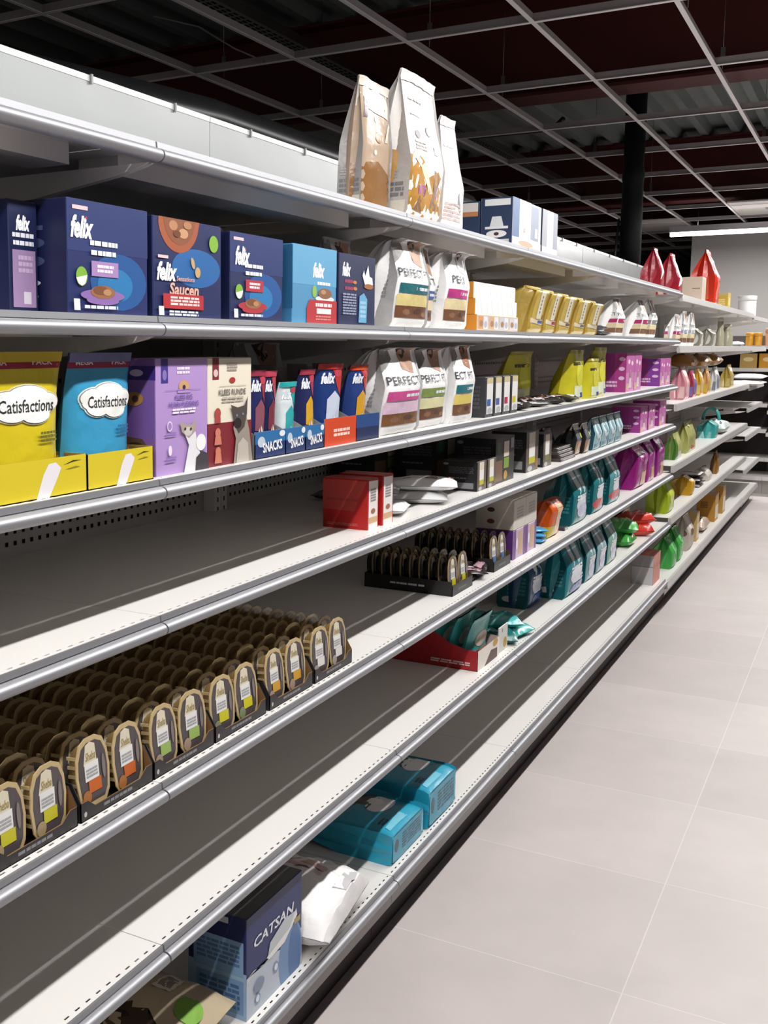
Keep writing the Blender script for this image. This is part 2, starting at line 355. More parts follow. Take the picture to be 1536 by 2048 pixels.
def bay(y0, y1, levels, label, rail='round', panel='#a6aaaa', base=.195, top=2.075, slots=True):
    t = empty('shelving_bay', (0, (y0+y1)/2, 0), label, 'shelf unit', 'bays of the long grey shelving run')
    c = (y0+y1)/2; a, b = y0-c+.001, y1-c-.001
    mb = MB(); mb.box(BACK-.02, BACK, a, b, .08, 1.80, PAN)
    for z in levels+[base]:
        for zz in (z+.022, z+.046, z+.13):
            if zz > 1.75: continue
            for i in range(2, int((b-a)/.025)-1):
                yy = a+i*.025; mb.poly([(BACK+.0006, yy, zz), (BACK+.0006, yy+.009, zz), (BACK+.0006, yy+.009, zz+.009), (BACK+.0006, yy, zz+.009)], DKH)
    mb.build('back_panel', t)
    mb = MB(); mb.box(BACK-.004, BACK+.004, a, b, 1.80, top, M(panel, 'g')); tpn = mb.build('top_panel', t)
    mb = MB(); mb.box(BACK+.0041, BACK+.0056, a, b, top-.012, top+.001, M('#dcdede', 'g')); mb.build('painted_top_glow', tpn)  # added strip, coloured whiter to paint the bright glow on the panel's top edge
    for f in (.2, .52, .84):
        mb = MB(); yy = a+(b-a)*f; mb.box(BACK+.0058, BACK+.011, yy-.003, yy+.003, top-.017, top+.003, M('#8f8f90', 'g')); mb.build('clip', tpn)
    for ya, yb, ys in ((a, a+.03, a+.012), (b-.03, b, b-.016)):
        mb = MB(); mb.box(BACK+.001, BACK+.035, ya, yb, 0, 1.80, UND)
        for i in range(66): mb.poly([(BACK+.0356, ys, .15+i*.025), (BACK+.0356, ys+.005, .15+i*.025), (BACK+.0356, ys+.005, .162+i*.025), (BACK+.0356, ys, .162+i*.025)], DKH)
        mb.build('upright', t)
    for z in levels+[base]:
        mb = MB(); deck(mb, a, b, z, slots); sh = mb.build('shelf', t)
        mb = MB(); zc = z-.0155
        if rail == 'round': mb.prism([(x, zc+q) for x, q in RPROF], a+.001, b-.001, ALU, smooth=False)
        else: mb.prism([(-.016, zc+.016), (-.004, zc+.014), (.002, zc-.022), (-.002, zc-.024), (-.016, zc-.024)], a+.001, b-.001, M('#b0adab', 'g'))
        r = mb.build('price_rail', sh)
        if rail == 'round':
            for p in r.data.polygons: p.use_smooth = True
            try: r.data.set_sharp_from_angle(angle=.7)
            except Exception: pass
        if z != base:
            for s in (a+.004, b-.006):
                mb = MB(); mb.prism([(-.022, z-.030), (-.035, z-.035), (-.085, z-.046), (-.33, z-.080), (BACK+.036, z-.112), (BACK+.036, z-.030)], s, s+.002, UND); mb.build('bracket', sh)
    mb = MB(); mb.box(-.085, -.07, a, b, 0, base-.032, M('#2a2120', 'w')); mb.box(-.02, -.0165, a, b, base-.075, base-.03, M('#8e8886', 'g')); mb.build('kick_plate', t)
    return t
LV = [1.806, 1.547, 1.295, 1.077, .80, .52]
names = ['nearest shelving bay at the left edge, with blue boxes and gold trays', 'second shelving bay, with the purple box and tall white bags on top', 'third shelving bay, with the black trays and the red display carton', 'fourth shelving bay, with gold pouches near its top and teal pouches low down', 'fifth shelving bay, just before the step, with magenta boxes and green packs']
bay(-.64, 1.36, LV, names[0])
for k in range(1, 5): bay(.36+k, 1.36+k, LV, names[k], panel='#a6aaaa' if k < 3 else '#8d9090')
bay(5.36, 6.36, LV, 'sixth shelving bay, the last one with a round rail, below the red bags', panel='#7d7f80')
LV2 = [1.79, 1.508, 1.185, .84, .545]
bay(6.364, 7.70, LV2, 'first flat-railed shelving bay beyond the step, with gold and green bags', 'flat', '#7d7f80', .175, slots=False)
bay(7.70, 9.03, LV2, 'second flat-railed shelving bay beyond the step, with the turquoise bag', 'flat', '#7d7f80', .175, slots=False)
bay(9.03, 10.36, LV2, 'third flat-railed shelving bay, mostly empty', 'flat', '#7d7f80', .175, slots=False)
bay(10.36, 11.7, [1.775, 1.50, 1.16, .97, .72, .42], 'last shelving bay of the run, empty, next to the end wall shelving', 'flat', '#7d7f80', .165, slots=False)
# end shelving across the aisle, facing the camera
def endbay(x0, x1, lv, lb):
    c = (x0+x1)/2; a = (x1-x0)/2-.001
    t = empty('end_shelving', (c, 12.25, 0), lb, 'shelf unit', 'end shelving units')
    mb = MB(); mb.box(-a, a, .46, .48, 0, 1.62, M('#3a3433', 'w')); mb.build('back_panel', t)
    for z in lv:
        mb = MB(); mb.box(-a, a, .02, .46, z-.02, z, LIGHT); sh = mb.build('shelf', t)
        mb = MB(); mb.box(-a, a, .0, .02, z-.035, z+.002, M('#c9c5c2', 'g')); mb.build('price_rail', sh)
    mb = MB(); mb.box(-a, a, -.12, .46, .14, .18, LIGHT); mb.build('base_shelf', t)
    mb = MB(); mb.box(-a, a, -.06, .46, 0, .14, M('#b3aeab', 'w')); mb.build('kick_plate', t)
endbay(-1.0, 0, (1.515, 1.285, .92, .655, .36), 'left dark-backed shelving unit across the aisle end, with amber cans')
endbay(0, 2.5, (1.515, 1.30, 1.105, .85, .62, .36), 'right dark-backed shelving unit across the aisle end, with pale tubs')

# ------------------------------------------------------------------ goods on the shelves
NAVY, WHT = '#232f66', '#f2f1f0'
zA, zB, zC, zD, zE, zF, zG = 1.806, 1.547, 1.295, 1.077, .80, .52, .195
def felix(panel, plate, logo=(.17, .76, .27, .2), glow=(.62, .3, .36, .26)):
    g = [('r', '#2c3c78', 0, 1, .55, 1), ('e', '#255fa5', *glow), ('e', '#2f86c4', glow[0]-.05, glow[1]-.03, glow[2]*.62, glow[3]*.6),
         ('r', '#e9c9cc', .06, .24, .91, .945), ('t', '#f6f6f6', *logo, 'felix', .28, .045), ('e', '#d3344a', logo[0]+.05, logo[1]+.085, .012, .014),
         ('l', WHT, .26, .60, .60, .665, 1), ('l', WHT, .27, .58, .515, .58, 1),
         ('r', panel, .27, .60, .34, .475), ('l', '#f5e6ee', .34, .54, .37, .45, 2),
         ('e', '#8fc63f', .15, .33, .067, .085), ('p', '#f3f5e6', [(.085, .315), (.215, .345), (.19, .27), (.15, .245), (.11, .265)]),
         ('e', plate, .40, .17, .27, .055), ('e', plate, .40, .125, .2, .04), ('e', '#a8714f', .40, .20, .15, .06), ('e', '#8a5536', .37, .215, .09, .04), ('e', '#c79468', .45, .2, .05, .03),
         ('p', '#e9e9ec', [(.05, .03), (.12, .03), (.115, .13), (.045, .13)]), ('l', '#d8dbe6', .17, .58, .04, .085, 1)]
    return g
FS = [('l', '#4a5680', .2, .8, .72, .78, 1), ('e', '#46527c', .5, .62, .3, .07), ('e', '#46527c', .5, .46, .3, .07), ('e', '#a9aec4', .4, .28, .22, .05), ('e', '#d9dbe6', .62, .27, .14, .035), ('e', '#8e6a63', .45, .14, .22, .05), ('e', '#c9b7a8', .6, .15, .14, .035)]
gF = 'navy cat food boxes on the upper shelf'
carton('cat_food_box', 'navy cat food box at the left edge, only a lilac strip of its front showing', 'box', gF, -.125, .98, 1.105, zB, .152, .16, '#232a58', [('r', '#9a7ca8', .75, 1, .04, .62)], FS)
carton('cat_food_box', 'narrow navy cat food box with lilac panel, left of the big navy box', 'box', gF, -.080, 1.108, 1.166, zB, .152, .19, '#1b2450', [('t', '#f6f6f6', .5, .80, .5, .14, 'felix', .28, .045), ('l', '#e4e6ee', .12, .88, .66, .72, 1), ('l', '#e4e6ee', .14, .86, .59, .65, 1), ('r', '#a98bb6', .1, .9, .05, .56), ('l', '#c7b2d0', .3, .8, .35, .52, 3), ('p', '#d5cbd9', [(.46, .08), (.72, .08), (.72, .19), (.46, .19)])], FS)
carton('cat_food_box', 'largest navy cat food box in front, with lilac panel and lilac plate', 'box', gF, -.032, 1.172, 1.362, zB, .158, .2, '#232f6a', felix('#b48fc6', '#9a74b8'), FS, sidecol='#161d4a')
b2 = [('e', '#2a6fb4', .62, .52, .36, .2), ('p', '#b5613a', [(.08, 1)]+[(.36+.29*math.cos(a), 1-.34*math.sin(a)) for a in [PI-i*PI/16 for i in range(1, 16)]]+[(.66, 1)]), ('p', '#9a5c3c', [(.14, 1)]+[(.37+.22*math.cos(a), 1-.26*math.sin(a)) for a in [PI-i*PI/14 for i in range(1, 14)]]+[(.60, 1)]),
      ('e', '#c98f66', .28, .93, .06, .05), ('e', '#d8a378', .42, .86, .07, .05), ('e', '#c18a60', .48, .95, .06, .04), ('e', '#7a4428', .33, .85, .05, .035), ('e', '#8fc63f', .87, .80, .07, .09), ('r', '#e9c9cc', .06, .2, .59, .62), ('t', '#f6f6f6', .18, .46, .28, .19, 'felix', .28, .045), ('e', '#d6b07a', .55, .57, .025, .06, .3), ('e', '#d6b07a', .62, .48, .04, .055),
      ('t', '#f0b49a', .44, .40, .26, .05, 'Sensations', .1), ('t', '#f3b9a2', .42, .29, .42, .13, 'Saucen', .1, .03), ('r', '#c8343b', .12, .70, .09, .24), ('l', '#f3d9d6', .22, .64, .12, .22, 3), ('p', '#ecebee', [(.06, .02), (.13, .02), (.125, .11), (.055, .11)]), ('l', '#dfe1ea', .2, .62, .015, .075, 2)]
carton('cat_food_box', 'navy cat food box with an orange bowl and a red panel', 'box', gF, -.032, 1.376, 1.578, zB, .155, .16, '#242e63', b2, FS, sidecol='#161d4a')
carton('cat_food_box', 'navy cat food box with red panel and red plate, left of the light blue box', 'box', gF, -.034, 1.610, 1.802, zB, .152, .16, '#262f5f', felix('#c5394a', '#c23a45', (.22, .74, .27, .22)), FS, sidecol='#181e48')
carton('cat_food_box', 'light blue cat food box with a red lower corner', 'box', gF, -.032, 1.838, 2.032, zB, .150, .17, '#5a9fcb', [('r', '#6bb0da', 0, 1, .5, 1), ('t', '#f6f6f6', .58, .70, .27, .2, 'felix', .28, .045), ('l', WHT, .55, .85, .50, .56, 1), ('e', '#9ecb5a', .48, .42, .05, .08), ('e', '#f2ede6', .72, .33, .22, .04), ('e', '#9c6b4e', .72, .40, .16, .07), ('e', '#c79a76', .68, .42, .06, .03), ('p', '#c83a40', [(.30, 0), (1, 0), (1, .31), (.36, .31), (.30, .2)]), ('l', '#f4dede', .5, .88, .21, .28, 1), ('r', '#f1e4e1', .52, .86, .13, .2), ('l', '#e58d8d', .5, .86, .04, .11, 2)],
       [('r', '#2f6c9c', 0, 1, .18, .98), ('e', '#e0e5ea', .5, .34, .35, .05), ('e', '#e0e5ea', .5, .16, .35, .05)], sidecol='#3f7fb0')
carton('cat_food_box', 'navy cat food box turned to its printed back, beside the white bags', 'box', gF, -.032, 2.044, 2.232, zB, .148, .16, '#2a3157', [('t', '#f1f1f4', .2, .78, .22, .2, 'felix', .28, .045), ('l', '#b5436a', .16, .38, .58, .65, 1), ('l', '#b5436a', .16, .40, .48, .55, 1), ('e', '#d08b52', .42, .61, .05, .025), ('e', '#d08b52', .43, .52, .05, .025), ('p', '#e9e9ee', [(.62, .72), (.66, .80), (.70, .72), (.78, .88), (.82, .72), (.90, .70), (.92, .60), (.70, .58)]), ('e', '#b0713f', .8, .57, .13, .04), ('l', '#9aa3c2', .10, .46, .14, .45, 8), ('p', '#6fb4dc', [(.52, .04), (.74, .04), (.76, .38), (.66, .47), (.54, .42)]), ('l', '#a9d6ee', .56, .72, .1, .36, 4)], FS)

# dry food bags with the PERFECT FIT wording
def pf(stripe, band='#e6d48e', kib='#7a4e33', txt='PERFECT FIT', tx=.5, tw=.9, brown='#b98f74'):
    return [('p', '#8a8784', [(.02, .66), (.3, .8), (.2, 1), (.02, 1)]), ('p', brown, [(.50, .69), (.78, .64), (.92, .98), (.56, 1), (.46, .86)]), ('p', '#3b2a23', [(.36, .98), (.56, .80), (.70, .86), (.62, 1)]), ('r', kib, .06, .94, .10, .225), ('e', '#96694a', .3, .16, .1, .03), ('e', '#5d3a25', .62, .17, .12, .03), ('e', '#9b7352', .8, .14, .07, .025), ('r', band, .06, .94, .225, .345), ('r', stripe, .08, .94, .36, .46), ('l', '#e8eef0', .48, .9, .385, .435, 1), ('t', '#3e3f44', tx, .575, tw, .085, txt, 0, .004)]
PS = [('l', '#9a9a9c', .2, .8, .3, .5, 5), ('r', '#7f7f82', .3, .6, .1, .2)]
gP = 'white dry food bags on the upper shelf'
bag('dry_food_bag', 'white dry food bag standing behind the printed navy box, mostly hidden', 'bag', gP, -.14, 2.20, 2.36, zB, .20, .09, '#cfcdcc', pf('#2c3c66'), PS, style='block', kind='b', wr=.004, seal='#a9a7a6')
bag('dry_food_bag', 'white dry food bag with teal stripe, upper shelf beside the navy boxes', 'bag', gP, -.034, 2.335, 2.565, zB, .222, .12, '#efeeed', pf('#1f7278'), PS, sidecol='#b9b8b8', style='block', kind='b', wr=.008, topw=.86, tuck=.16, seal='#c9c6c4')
bag('dry_food_bag', 'slim white dry food bag with blue stripe between two wider ones', 'bag', gP, -.06, 2.560, 2.665, zB, .205, .10, '#efeeed', pf('#4d6bb0', '#ecd9b0', '#8a5f4a', 'FIT'), PS, style='block', kind='b', wr=.007, topw=.9, seal='#c9c6c4')
bag('dry_food_bag', 'white dry food bag with pink stripe, its top flopped forward', 'bag', gP, -.034, 2.668, 2.862, zB, .225, .11, '#f1f0ef', pf('#cf3f8f', '#e8d5a6', '#7b5237', 'PERI', .42, .5, '#c9c4c0')+[('p', '#b03a72', [(.2, .9), (.8, .93), (.78, .98), (.22, .96)])], PS, style='block', kind='b', wr=.010, topw=.9, tuck=.22, seal='#d5d2d0')
gP2 = 'white dry food bags on the third shelf'
bag('dry_food_bag', 'crumpled grey-white bag top behind the snack cartons', 'bag', gP2, -.24, 1.98, 2.2, zC, .215, .10, '#cfcecd', pf('#cf3f8f'), PS, style='block', kind='b', wr=.012)
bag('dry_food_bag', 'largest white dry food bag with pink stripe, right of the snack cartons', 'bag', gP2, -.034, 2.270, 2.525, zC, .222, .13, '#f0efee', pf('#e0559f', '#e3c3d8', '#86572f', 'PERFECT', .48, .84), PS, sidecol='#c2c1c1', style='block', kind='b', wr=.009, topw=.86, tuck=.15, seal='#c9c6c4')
bag('dry_food_bag', 'white dry food bag with olive green stripe, middle of three', 'bag', gP2, -.05, 2.535, 2.752, zC, .220, .12, '#f0efee', pf('#8a9f55', '#e5dfae', '#6f4a35', 'PERFECT FIT'), PS, style='block', kind='b', wr=.009, topw=.88, tuck=.15, seal='#c9c6c4')
bag('dry_food_bag', 'white dry food bag with teal stripe beside the dark slim boxes', 'bag', gP2, -.034, 2.756, 2.93, zC, .226, .11, '#f0efee', pf('#2b7d8a', '#efd873', '#80583c', 'ECT FIT', .44, .8, '#a5683c'), PS, style='block', kind='b', wr=.009, topw=.88, tuck=.13, seal='#c9c6c4')

# tall bags on the top shelf
bt = [('p', '#c8913c', [(.0, .0), (1, 0), (1, .22), (.70, .36), (.44, .30), (.2, .43), (0, .48)]), ('p', '#8a5d34', [(.12, .06), (.36, .05), (.40, .22), (.30, .2)]), ('p', '#9a7a6a', [(.48, .0), (.78, .0), (.82, .2), (.72, .34), (.58, .36), (.62, .2)]), ('p', '#e9d6bf', [(.0, .47), (.1, .4), (.5, .19), (.6, .2), (.2, .44)]), ('p', '#f3ece2', [(.7, .2), (.8, .12), (.9, .3), (.8, .34)]), ('r', '#b86fb0', .2, .36, .17, .235), ('e', '#a39aa0', .24, .58, .07, .03), ('l', '#b9b2ae', .14, .42, .47, .54, 3), ('e', '#aaa6a6', .58, .63, .07, .035), ('e', '#eceaea', .58, .63, .05, .024), ('r', '#b8b4b4', .62, .72, .47, .53), ('l', '#cfcac8', .1, .5, .80, .83, 1), ('l', '#d5d1cf', .1, .4, .7, .72, 1)]
sd_ = [('r', '#a3a1a3', .12, .4, .17, .24), ('l', '#86858a', .08, .92, .14, .25, 3), ('l', '#b2b0b2', .1, .8, .27, .33, 3), ('r', '#d7d2c4', .05, .95, .0, .12)]
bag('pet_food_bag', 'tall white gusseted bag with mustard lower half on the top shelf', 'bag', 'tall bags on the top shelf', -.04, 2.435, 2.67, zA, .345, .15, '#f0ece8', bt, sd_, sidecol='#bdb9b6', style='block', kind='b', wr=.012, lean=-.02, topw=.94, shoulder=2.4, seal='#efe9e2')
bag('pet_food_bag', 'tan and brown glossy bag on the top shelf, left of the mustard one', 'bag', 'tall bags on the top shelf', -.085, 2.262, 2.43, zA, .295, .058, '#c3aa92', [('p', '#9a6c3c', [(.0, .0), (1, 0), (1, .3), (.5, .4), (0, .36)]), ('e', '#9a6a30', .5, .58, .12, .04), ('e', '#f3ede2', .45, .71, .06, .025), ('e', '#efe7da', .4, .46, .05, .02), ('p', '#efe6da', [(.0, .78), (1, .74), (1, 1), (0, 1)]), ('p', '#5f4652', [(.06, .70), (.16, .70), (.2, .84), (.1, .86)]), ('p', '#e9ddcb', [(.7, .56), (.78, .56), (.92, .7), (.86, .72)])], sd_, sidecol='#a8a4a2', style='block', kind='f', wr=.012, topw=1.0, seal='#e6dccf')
bag('pet_food_bag', 'slumped plain white bag on the top shelf, right of the mustard one', 'bag', 'tall bags on the top shelf', -.055, 2.69, 2.875, zA, .29, .13, '#eceaea', [('p', '#8f8f92', [(.5, .3), (.62, .2), (.74, .17), (.72, .24), (.58, .34)]), ('l', '#d6bfb8', .1, .8, .08, .24, 5), ('l', '#c9c7ca', .1, .6, .72, .76, 1)], [('l', '#d5cfcf', .2, .8, .1, .3, 4)], style='block', kind='b', wr=.016, topw=.55, shoulder=1.7, seal='#f1efef')
# blue boxes on the top shelf
bx = [('r', '#5c7aa8', 0, .22, .22, 1), ('r', '#eceaea', .22, .62, .1, 1), ('r', '#9aa3b8', .62, .9, .25, .95), ('p', '#efe2d8', [(0, 0), (1, 0), (1, .2), (.5, .26), (0, .2)]), ('e', '#d9a98f', .45, .12, .25, .06), ('e', '#c9b8ae', .4, .4, .04, .05), ('r', '#e9e9ee', .76, .86, .3, .5)]
bs = [('r', '#e3e3e3', .12, .92, .84, .97), ('p', '#d8dade', [(.28, .40), (.72, .42), (.64, .62), (.36, .62)]), ('r', '#dedfe2', .14, .86, .37, .42), ('e', '#e3e0e0', .5, .27, .32, .075), ('e', '#4a2a35', .5, .27, .08, .035), ('r', '#c8c6cc', .1, .9, .02, .16)]
gB = 'navy and white cartons on the top shelf'
for i, (lb, xf, y0, y1, H, fr, sc) in enumerate((('navy carton with hat emblem, front of its row on the top shelf', -.045, 3.30, 3.62, .150, bx, '#243a5e'), ('navy carton with orange-edged label, second from front on the top shelf', -.148, 3.295, 3.60, .142, (), '#23395d'), ('navy carton deepest in its row on the top shelf', -.25, 3.29, 3.58, .125, (), '#22375a'), ('white and grey carton to the right of the navy ones on top', -.045, 3.64, 3.83, .150, [('r', '#a8aab4', 0, .3, .2, 1), ('r', '#efefef', .3, .7, .15, 1), ('r', '#9c9fac', .7, 1, .2, 1), ('r', '#f0e4d8', 0, 1, 0, .18)], '#23304a'))):
    carton('carton', lb, 'box', gB, xf, y0, y1, zA, H, .1, '#c9ccd4' if i != 1 else sc, fr, [bs, [('r', '#dcd5d2', .1, .95, .78, .97), ('r', '#d08a5a', .1, .95, .68, .78), ('r', '#d5d6da', .15, .9, .05, .17)], [('r', '#c9c5c0', .2, .8, .7, .95)], []][i], sidecol=sc)

# treat pouches in yellow display cartons
def catis(body, band):
    cl = []
    for c, dx in (('#efe6b8' if body[1] == 'f' else '#e9efe6', .012), ('#8c8f8a', .004), ('#f3f2ee', 0)):
        for cx, cy, rx, ry in ((.34, .66, .22, .075), (.55, .69, .24, .08), (.72, .65, .2, .07), (.5, .62, .36, .075), (.36, .585, .17, .06), (.62, .57, .17, .06)): cl.append(('e', c, cx, cy, rx+dx*2, ry+dx))
    return [('r', band, 0, 1, .885, .975), ('t', '#f1dfe2', .22, .93, .25, .042, 'MEGA', 0, .02), ('t', '#f1dfe2', .76, .93, .25, .042, 'PACK', 0, .02)]+cl+[('t', '#3b3d3e', .53, .632, .64, .09, 'Catisfactions', .12, .012), ('e', '#b8843c', .82, .2, .07, .03), ('e', '#a8642c', .92, .235, .05, .03), ('e', '#c98f4a', .75, .155, .05, .025), ('l', '#7d7a3a' if body[1] == 'f' else '#2f7fae', .66, .9, .37, .45, 3), ('l', '#e8f1f3', .2, .7, .13, .16, 1)]
gC = 'mega pack cat treat pouches'
bag('treat_pouch', 'bright yellow cat treat pouch with cream cloud logo and red top band', 'pouch', gC, -.043, 1.000, 1.180, zC+.002, .197, .06, '#f4dc26', catis('#f4dc26', '#b02038'), kind='f', wr=.005, topw=.97, seal='#e6c52a')
bag('treat_pouch', 'sky blue cat treat pouch with white cloud logo and magenta top band', 'pouch', gC, -.043, 1.190, 1.346, zC+.002, .195, .06, '#46b0e0', catis('#46b0e0', '#a5204f'), kind='f', wr=.006, topw=.94, seal='#7f7fae')
bag('treat_pouch', 'yellow cat treat pouch at the left edge, hidden deeper in the shelf', 'pouch', gC, -.15, .93, 1.09, zC+.002, .19, .07, '#f4dc26', kind='f', wr=.006)
def opencarton(name, label, cat, group, xf, y0, y1, z, D, hb, hf, col, inner, frontart=(), sideart=(), notch=0, slope=None, kind='p', wallcol=None):
    """open display carton: base, back, two sides (height hb, sloping to hf), low front"""
    w = (y1-y0)/2; a = D/2; t = .0016; m = M(col, kind); mi = M(inner, 'w'); mw = M(wallcol or col, kind)
    mb = MB(); mb.box(-a, a, -w, w, 0, t, m); mb.box(-a, -a+t, -w, w, t, hb, mi)
    prof = slope(a) if slope else [(-a, 0), (a, 0), (a, hf), (a*.2, hf), (-a*.35, hb), (-a, hb)]
    for s in (-1, 1):
        i0, i1 = (s*w-t, s*w) if s > 0 else (s*w, s*w+t)
        mb.prism(prof, i0, i1, mw)
        mb.poly([(p[0], s*(w-t-.0002), p[1]) for p in prof], mi)
    art(mb, sideart, lambda p, q, h: (-a+p*2*a, -w-h-.0002, q*hb), kind)
    o = mb.build(name, None, (xf-a, (y0+y1)/2, z)); tag(o, label, cat, group)
    fb = MB()
    if notch: pts = [(-w, 0), (w, 0), (w, hf), (w*.82, hf), (w*.62, hf*notch), (-w*.62, hf*notch), (-w*.82, hf), (-w, hf)]
    else: pts = [(-w, 0), (w, 0), (w, hf), (-w, hf)]
    v = [(a-t, y, q) for y, q in pts]+[(a, y, q) for y, q in pts]; n = len(pts)
    fb.faces(v, [(i, (i+1) % n, n+(i+1) % n, n+i) for i in range(n)]+[tuple(range(n-1, -1, -1))], mi); fb.poly(v[n:], m)
    art(fb, frontart, lambda p, q, h: (a+h, -w+p*2*w, q*hf), kind); fb.build('front_panel', o)
    return o
gY = 'yellow display cartons for treats'
paw = [('p', '#ece6ea', [(.42, 0), (.56, 0), (.66, .5), (.7, .72), (.64, .88), (.56, .86), (.5, .6)]), ('p', '#3a3a2e', [(.72, .78), (.84, .88), (.94, .86), (.84, .84)]), ('p', '#a89a2a', [(.74, .66), (.86, .72), (.92, .69), (.84, .67)])]
opencarton('display_carton', 'yellow display carton holding the yellow treat pouch', 'carton', gY, -.026, 1.012, 1.199, zC, .24, .07, .054, '#f5dd2e', '#8a6a3c', paw)
opencarton('display_carton', 'yellow display carton holding the blue treat pouch', 'carton', gY, -.026, 1.2005, 1.364, zC, .24, .07, .052, '#f5dd2e', '#8a6a3c', paw)
# purple and cream boxes with a cat photo
purp = [('r', '#c09ddb', 0, 1, 0, 1), ('r', '#4a3a96', .1, .23, .79, 1), ('e', '#8f7fc8', .165, .86, .04, .045), ('l', '#efe4f5', .40, .65, .86, .93, 2), ('e', '#e6b07a', .53, .76, .10, .05), ('r', '#c09ddb', .4, .66, .70, .735), ('e', '#3a2a5a', .53, .75, .03, .02), ('r', '#8868b8', .16, .86, .725, .728), ('t', '#7f62b8', .52, .665, .34, .042, 'KLEES RIG', 0, .02), ('t', '#7f62b8', .52, .605, .58, .042, 'HUHN PUDDING', 0, .02), ('l', '#f3eaf8', .30, .76, .52, .57, 2), ('e', '#e9dcf2', .24, .42, .05, .045), ('e', '#b48fd4', .24, .42, .035, .032), ('l', '#9d7cc6', .16, .36, .33, .37, 2), ('e', '#efe4f5', .24, .21, .035, .045), ('l', '#9d7cc6', .16, .36, .11, .16, 2),
        ('p', '#e9e7ea', [(.5, 0), (.6, .24), (.52, .34), (.6, .42), (.72, .40), (.76, .26), (.92, .0)]), ('p', '#b9aaa0', [(.42, .46), (.46, .36), (.6, .30), (.74, .36), (.74, .47), (.66, .42), (.54, .42)]), ('e', '#d8cfca', .58, .36, .08, .04), ('e', '#f3f2f3', .84, .25, .10, .075), ('p', '#4a454c', [(.72, 0), (1, 0), (.98, .14), (.86, .17), (.74, .12)]), ('e', '#1d1a1c', .52, .385, .018, .012), ('e', '#1d1a1c', .63, .38, .018, .012)]
ps = [('r', '#43318c', .45, 1, .82, .94), ('e', '#cfc4e8', .72, .88, .1, .03), ('l', '#5b3f92', .3, .5, .45, .78, 3), ('e', '#c9924e', .68, .66, .14, .06), ('e', '#6a3f3a', .7, .66, .05, .03), ('p', '#6d5040', [(.3, .15), (.8, .1), (.95, .2), (.8, .32), (.5, .34), (.3, .28)]), ('e', '#c8a888', .5, .2, .14, .04), ('e', '#3f2a20', .7, .26, .12, .03)]
carton('cat_food_box', 'tall purple box with a sitting cat, between the yellow cartons and cream box', 'box', None, -.034, 1.383, 1.534, zC, .187, .13, '#b592d4', purp, ps, sidecol='#8a64b4')
crm = [('r', '#8f2a34', 0, 1, 0, .40), ('r', '#8c2a36', .1, .24, .80, 1), ('e', '#e3c9c4', .17, .86, .05, .035), ('l', '#a99a92', .42, .66, .87, .95, 3), ('e', '#c0392f', .54, .79, .07, .028), ('r', '#b9ada0', .24, .86, .735, .739), ('t', '#7d7670', .54, .68, .62, .055, 'KLEES RUNDE', 0, .02), ('l', '#c5bbb0', .3, .8, .58, .64, 2), ('e', '#c05048', .20, .49, .07, .05), ('r', '#c05048', .14, .26, .4, .46), ('e', '#e58a72', .2, .31, .06, .045), ('p', '#e58a72', [(.12, .2), (.28, .2), (.26, .28), (.14, .28)]), ('e', '#e58a72', .2, .14, .06, .04), ('p', '#e58a72', [(.12, .03), (.28, .03), (.26, .12), (.14, .12)]),
       ('p', '#a79b90', [(.55, 0), (.60, .24), (.54, .34), (.62, .48), (.84, .46), (.92, .3), (1, 0)]), ('p', '#5b504c', [(.48, .56), (.54, .46), (.58, .36), (.66, .28), (.8, .34), (.86, .46), (.88, .63), (.80, .545), (.64, .53)]), ('e', '#2b2422', .64, .38, .09, .05), ('e', '#7d8fb0', .62, .455, .022, .013), ('e', '#7d8fb0', .76, .465, .022, .013), ('p', '#c9beb2', [(.6, 0), (.9, 0), (.88, .18), (.76, .24), (.64, .18)])]
carton('cat_food_box', 'tall cream and dark red box with a grey cat, right of the purple box', 'box', None, -.034, 1.537, 1.685, zC, .187, .13, '#efe6d2', crm, [('r', '#8f2a34', 0, 1, 0, .4)])

# snack cartons with small pouches
gS = 'blue snack display cartons'
sn = [('r', '#2f7ab8', 0, 1, .55, 1), ('e', '#c9d3de', .2, .62, .12, .2), ('t', '#f2f2f4', .56, .42, .66, .38, 'SNACKS', .2, .03, .12), ('e', '#e6e8ec', .88, .85, .1, .12)]
slp = lambda a: [(-a, 0), (a, 0), (a, .045), (a*.3, .075), (-a*.45, .168), (-a, .168)]
for lb, y0, y1, fa, col in (('blue snack carton on the third shelf, directly right of the cream box', 1.692, 1.810, sn, '#1f3872'), ('narrow blue snack carton with the white and teal pouch', 1.8115, 1.894, sn, '#1f3872'), ('narrow blue snack carton with the yellow pouch', 1.8955, 1.978, sn, '#1f3872'), ('orange-fronted snack carton holding the large red and navy pouch', 1.980, 2.135, [('r', '#ea4e22', 0, 1, 0, 1), ('l', '#f6d9cd', .28, .8, .3, .62, 2)], '#e8491f'), ('dark blue snack carton with the yellow and orange pouch', 2.137, 2.262, [('r', '#234d8e', 0, 1, .5, 1)], '#1c2c5e')):
    opencarton('snack_carton', lb, 'carton', gS, -.03, y0, y1, zC, .17, .16, .050 if 'orange' not in lb else .058, col, '#8d8a8a', fa, slope=slp, wallcol='#77757a')
gT = 'cat snack pouches in the cartons'
def snack(c1, c2, blob):
    return [('p', c2, [(.45, 1), (1, 1), (1, .5), (.7, .7)]), ('t', '#e9edf4', .36, .82, .5, .14, 'felix', .28, .045), ('p', blob, [(.25, .3), (.8, .28), (.86, .56), (.6, .66), (.3, .56)]), ('p', '#efe9e4', [(.16, .12), (.5, .34), (.4, .1)]), ('p', '#f1e9e4', [(.5, .1), (.56, .36), (.9, .14)]), ('e', '#d84a5c', .72, .88, .16, .05)]
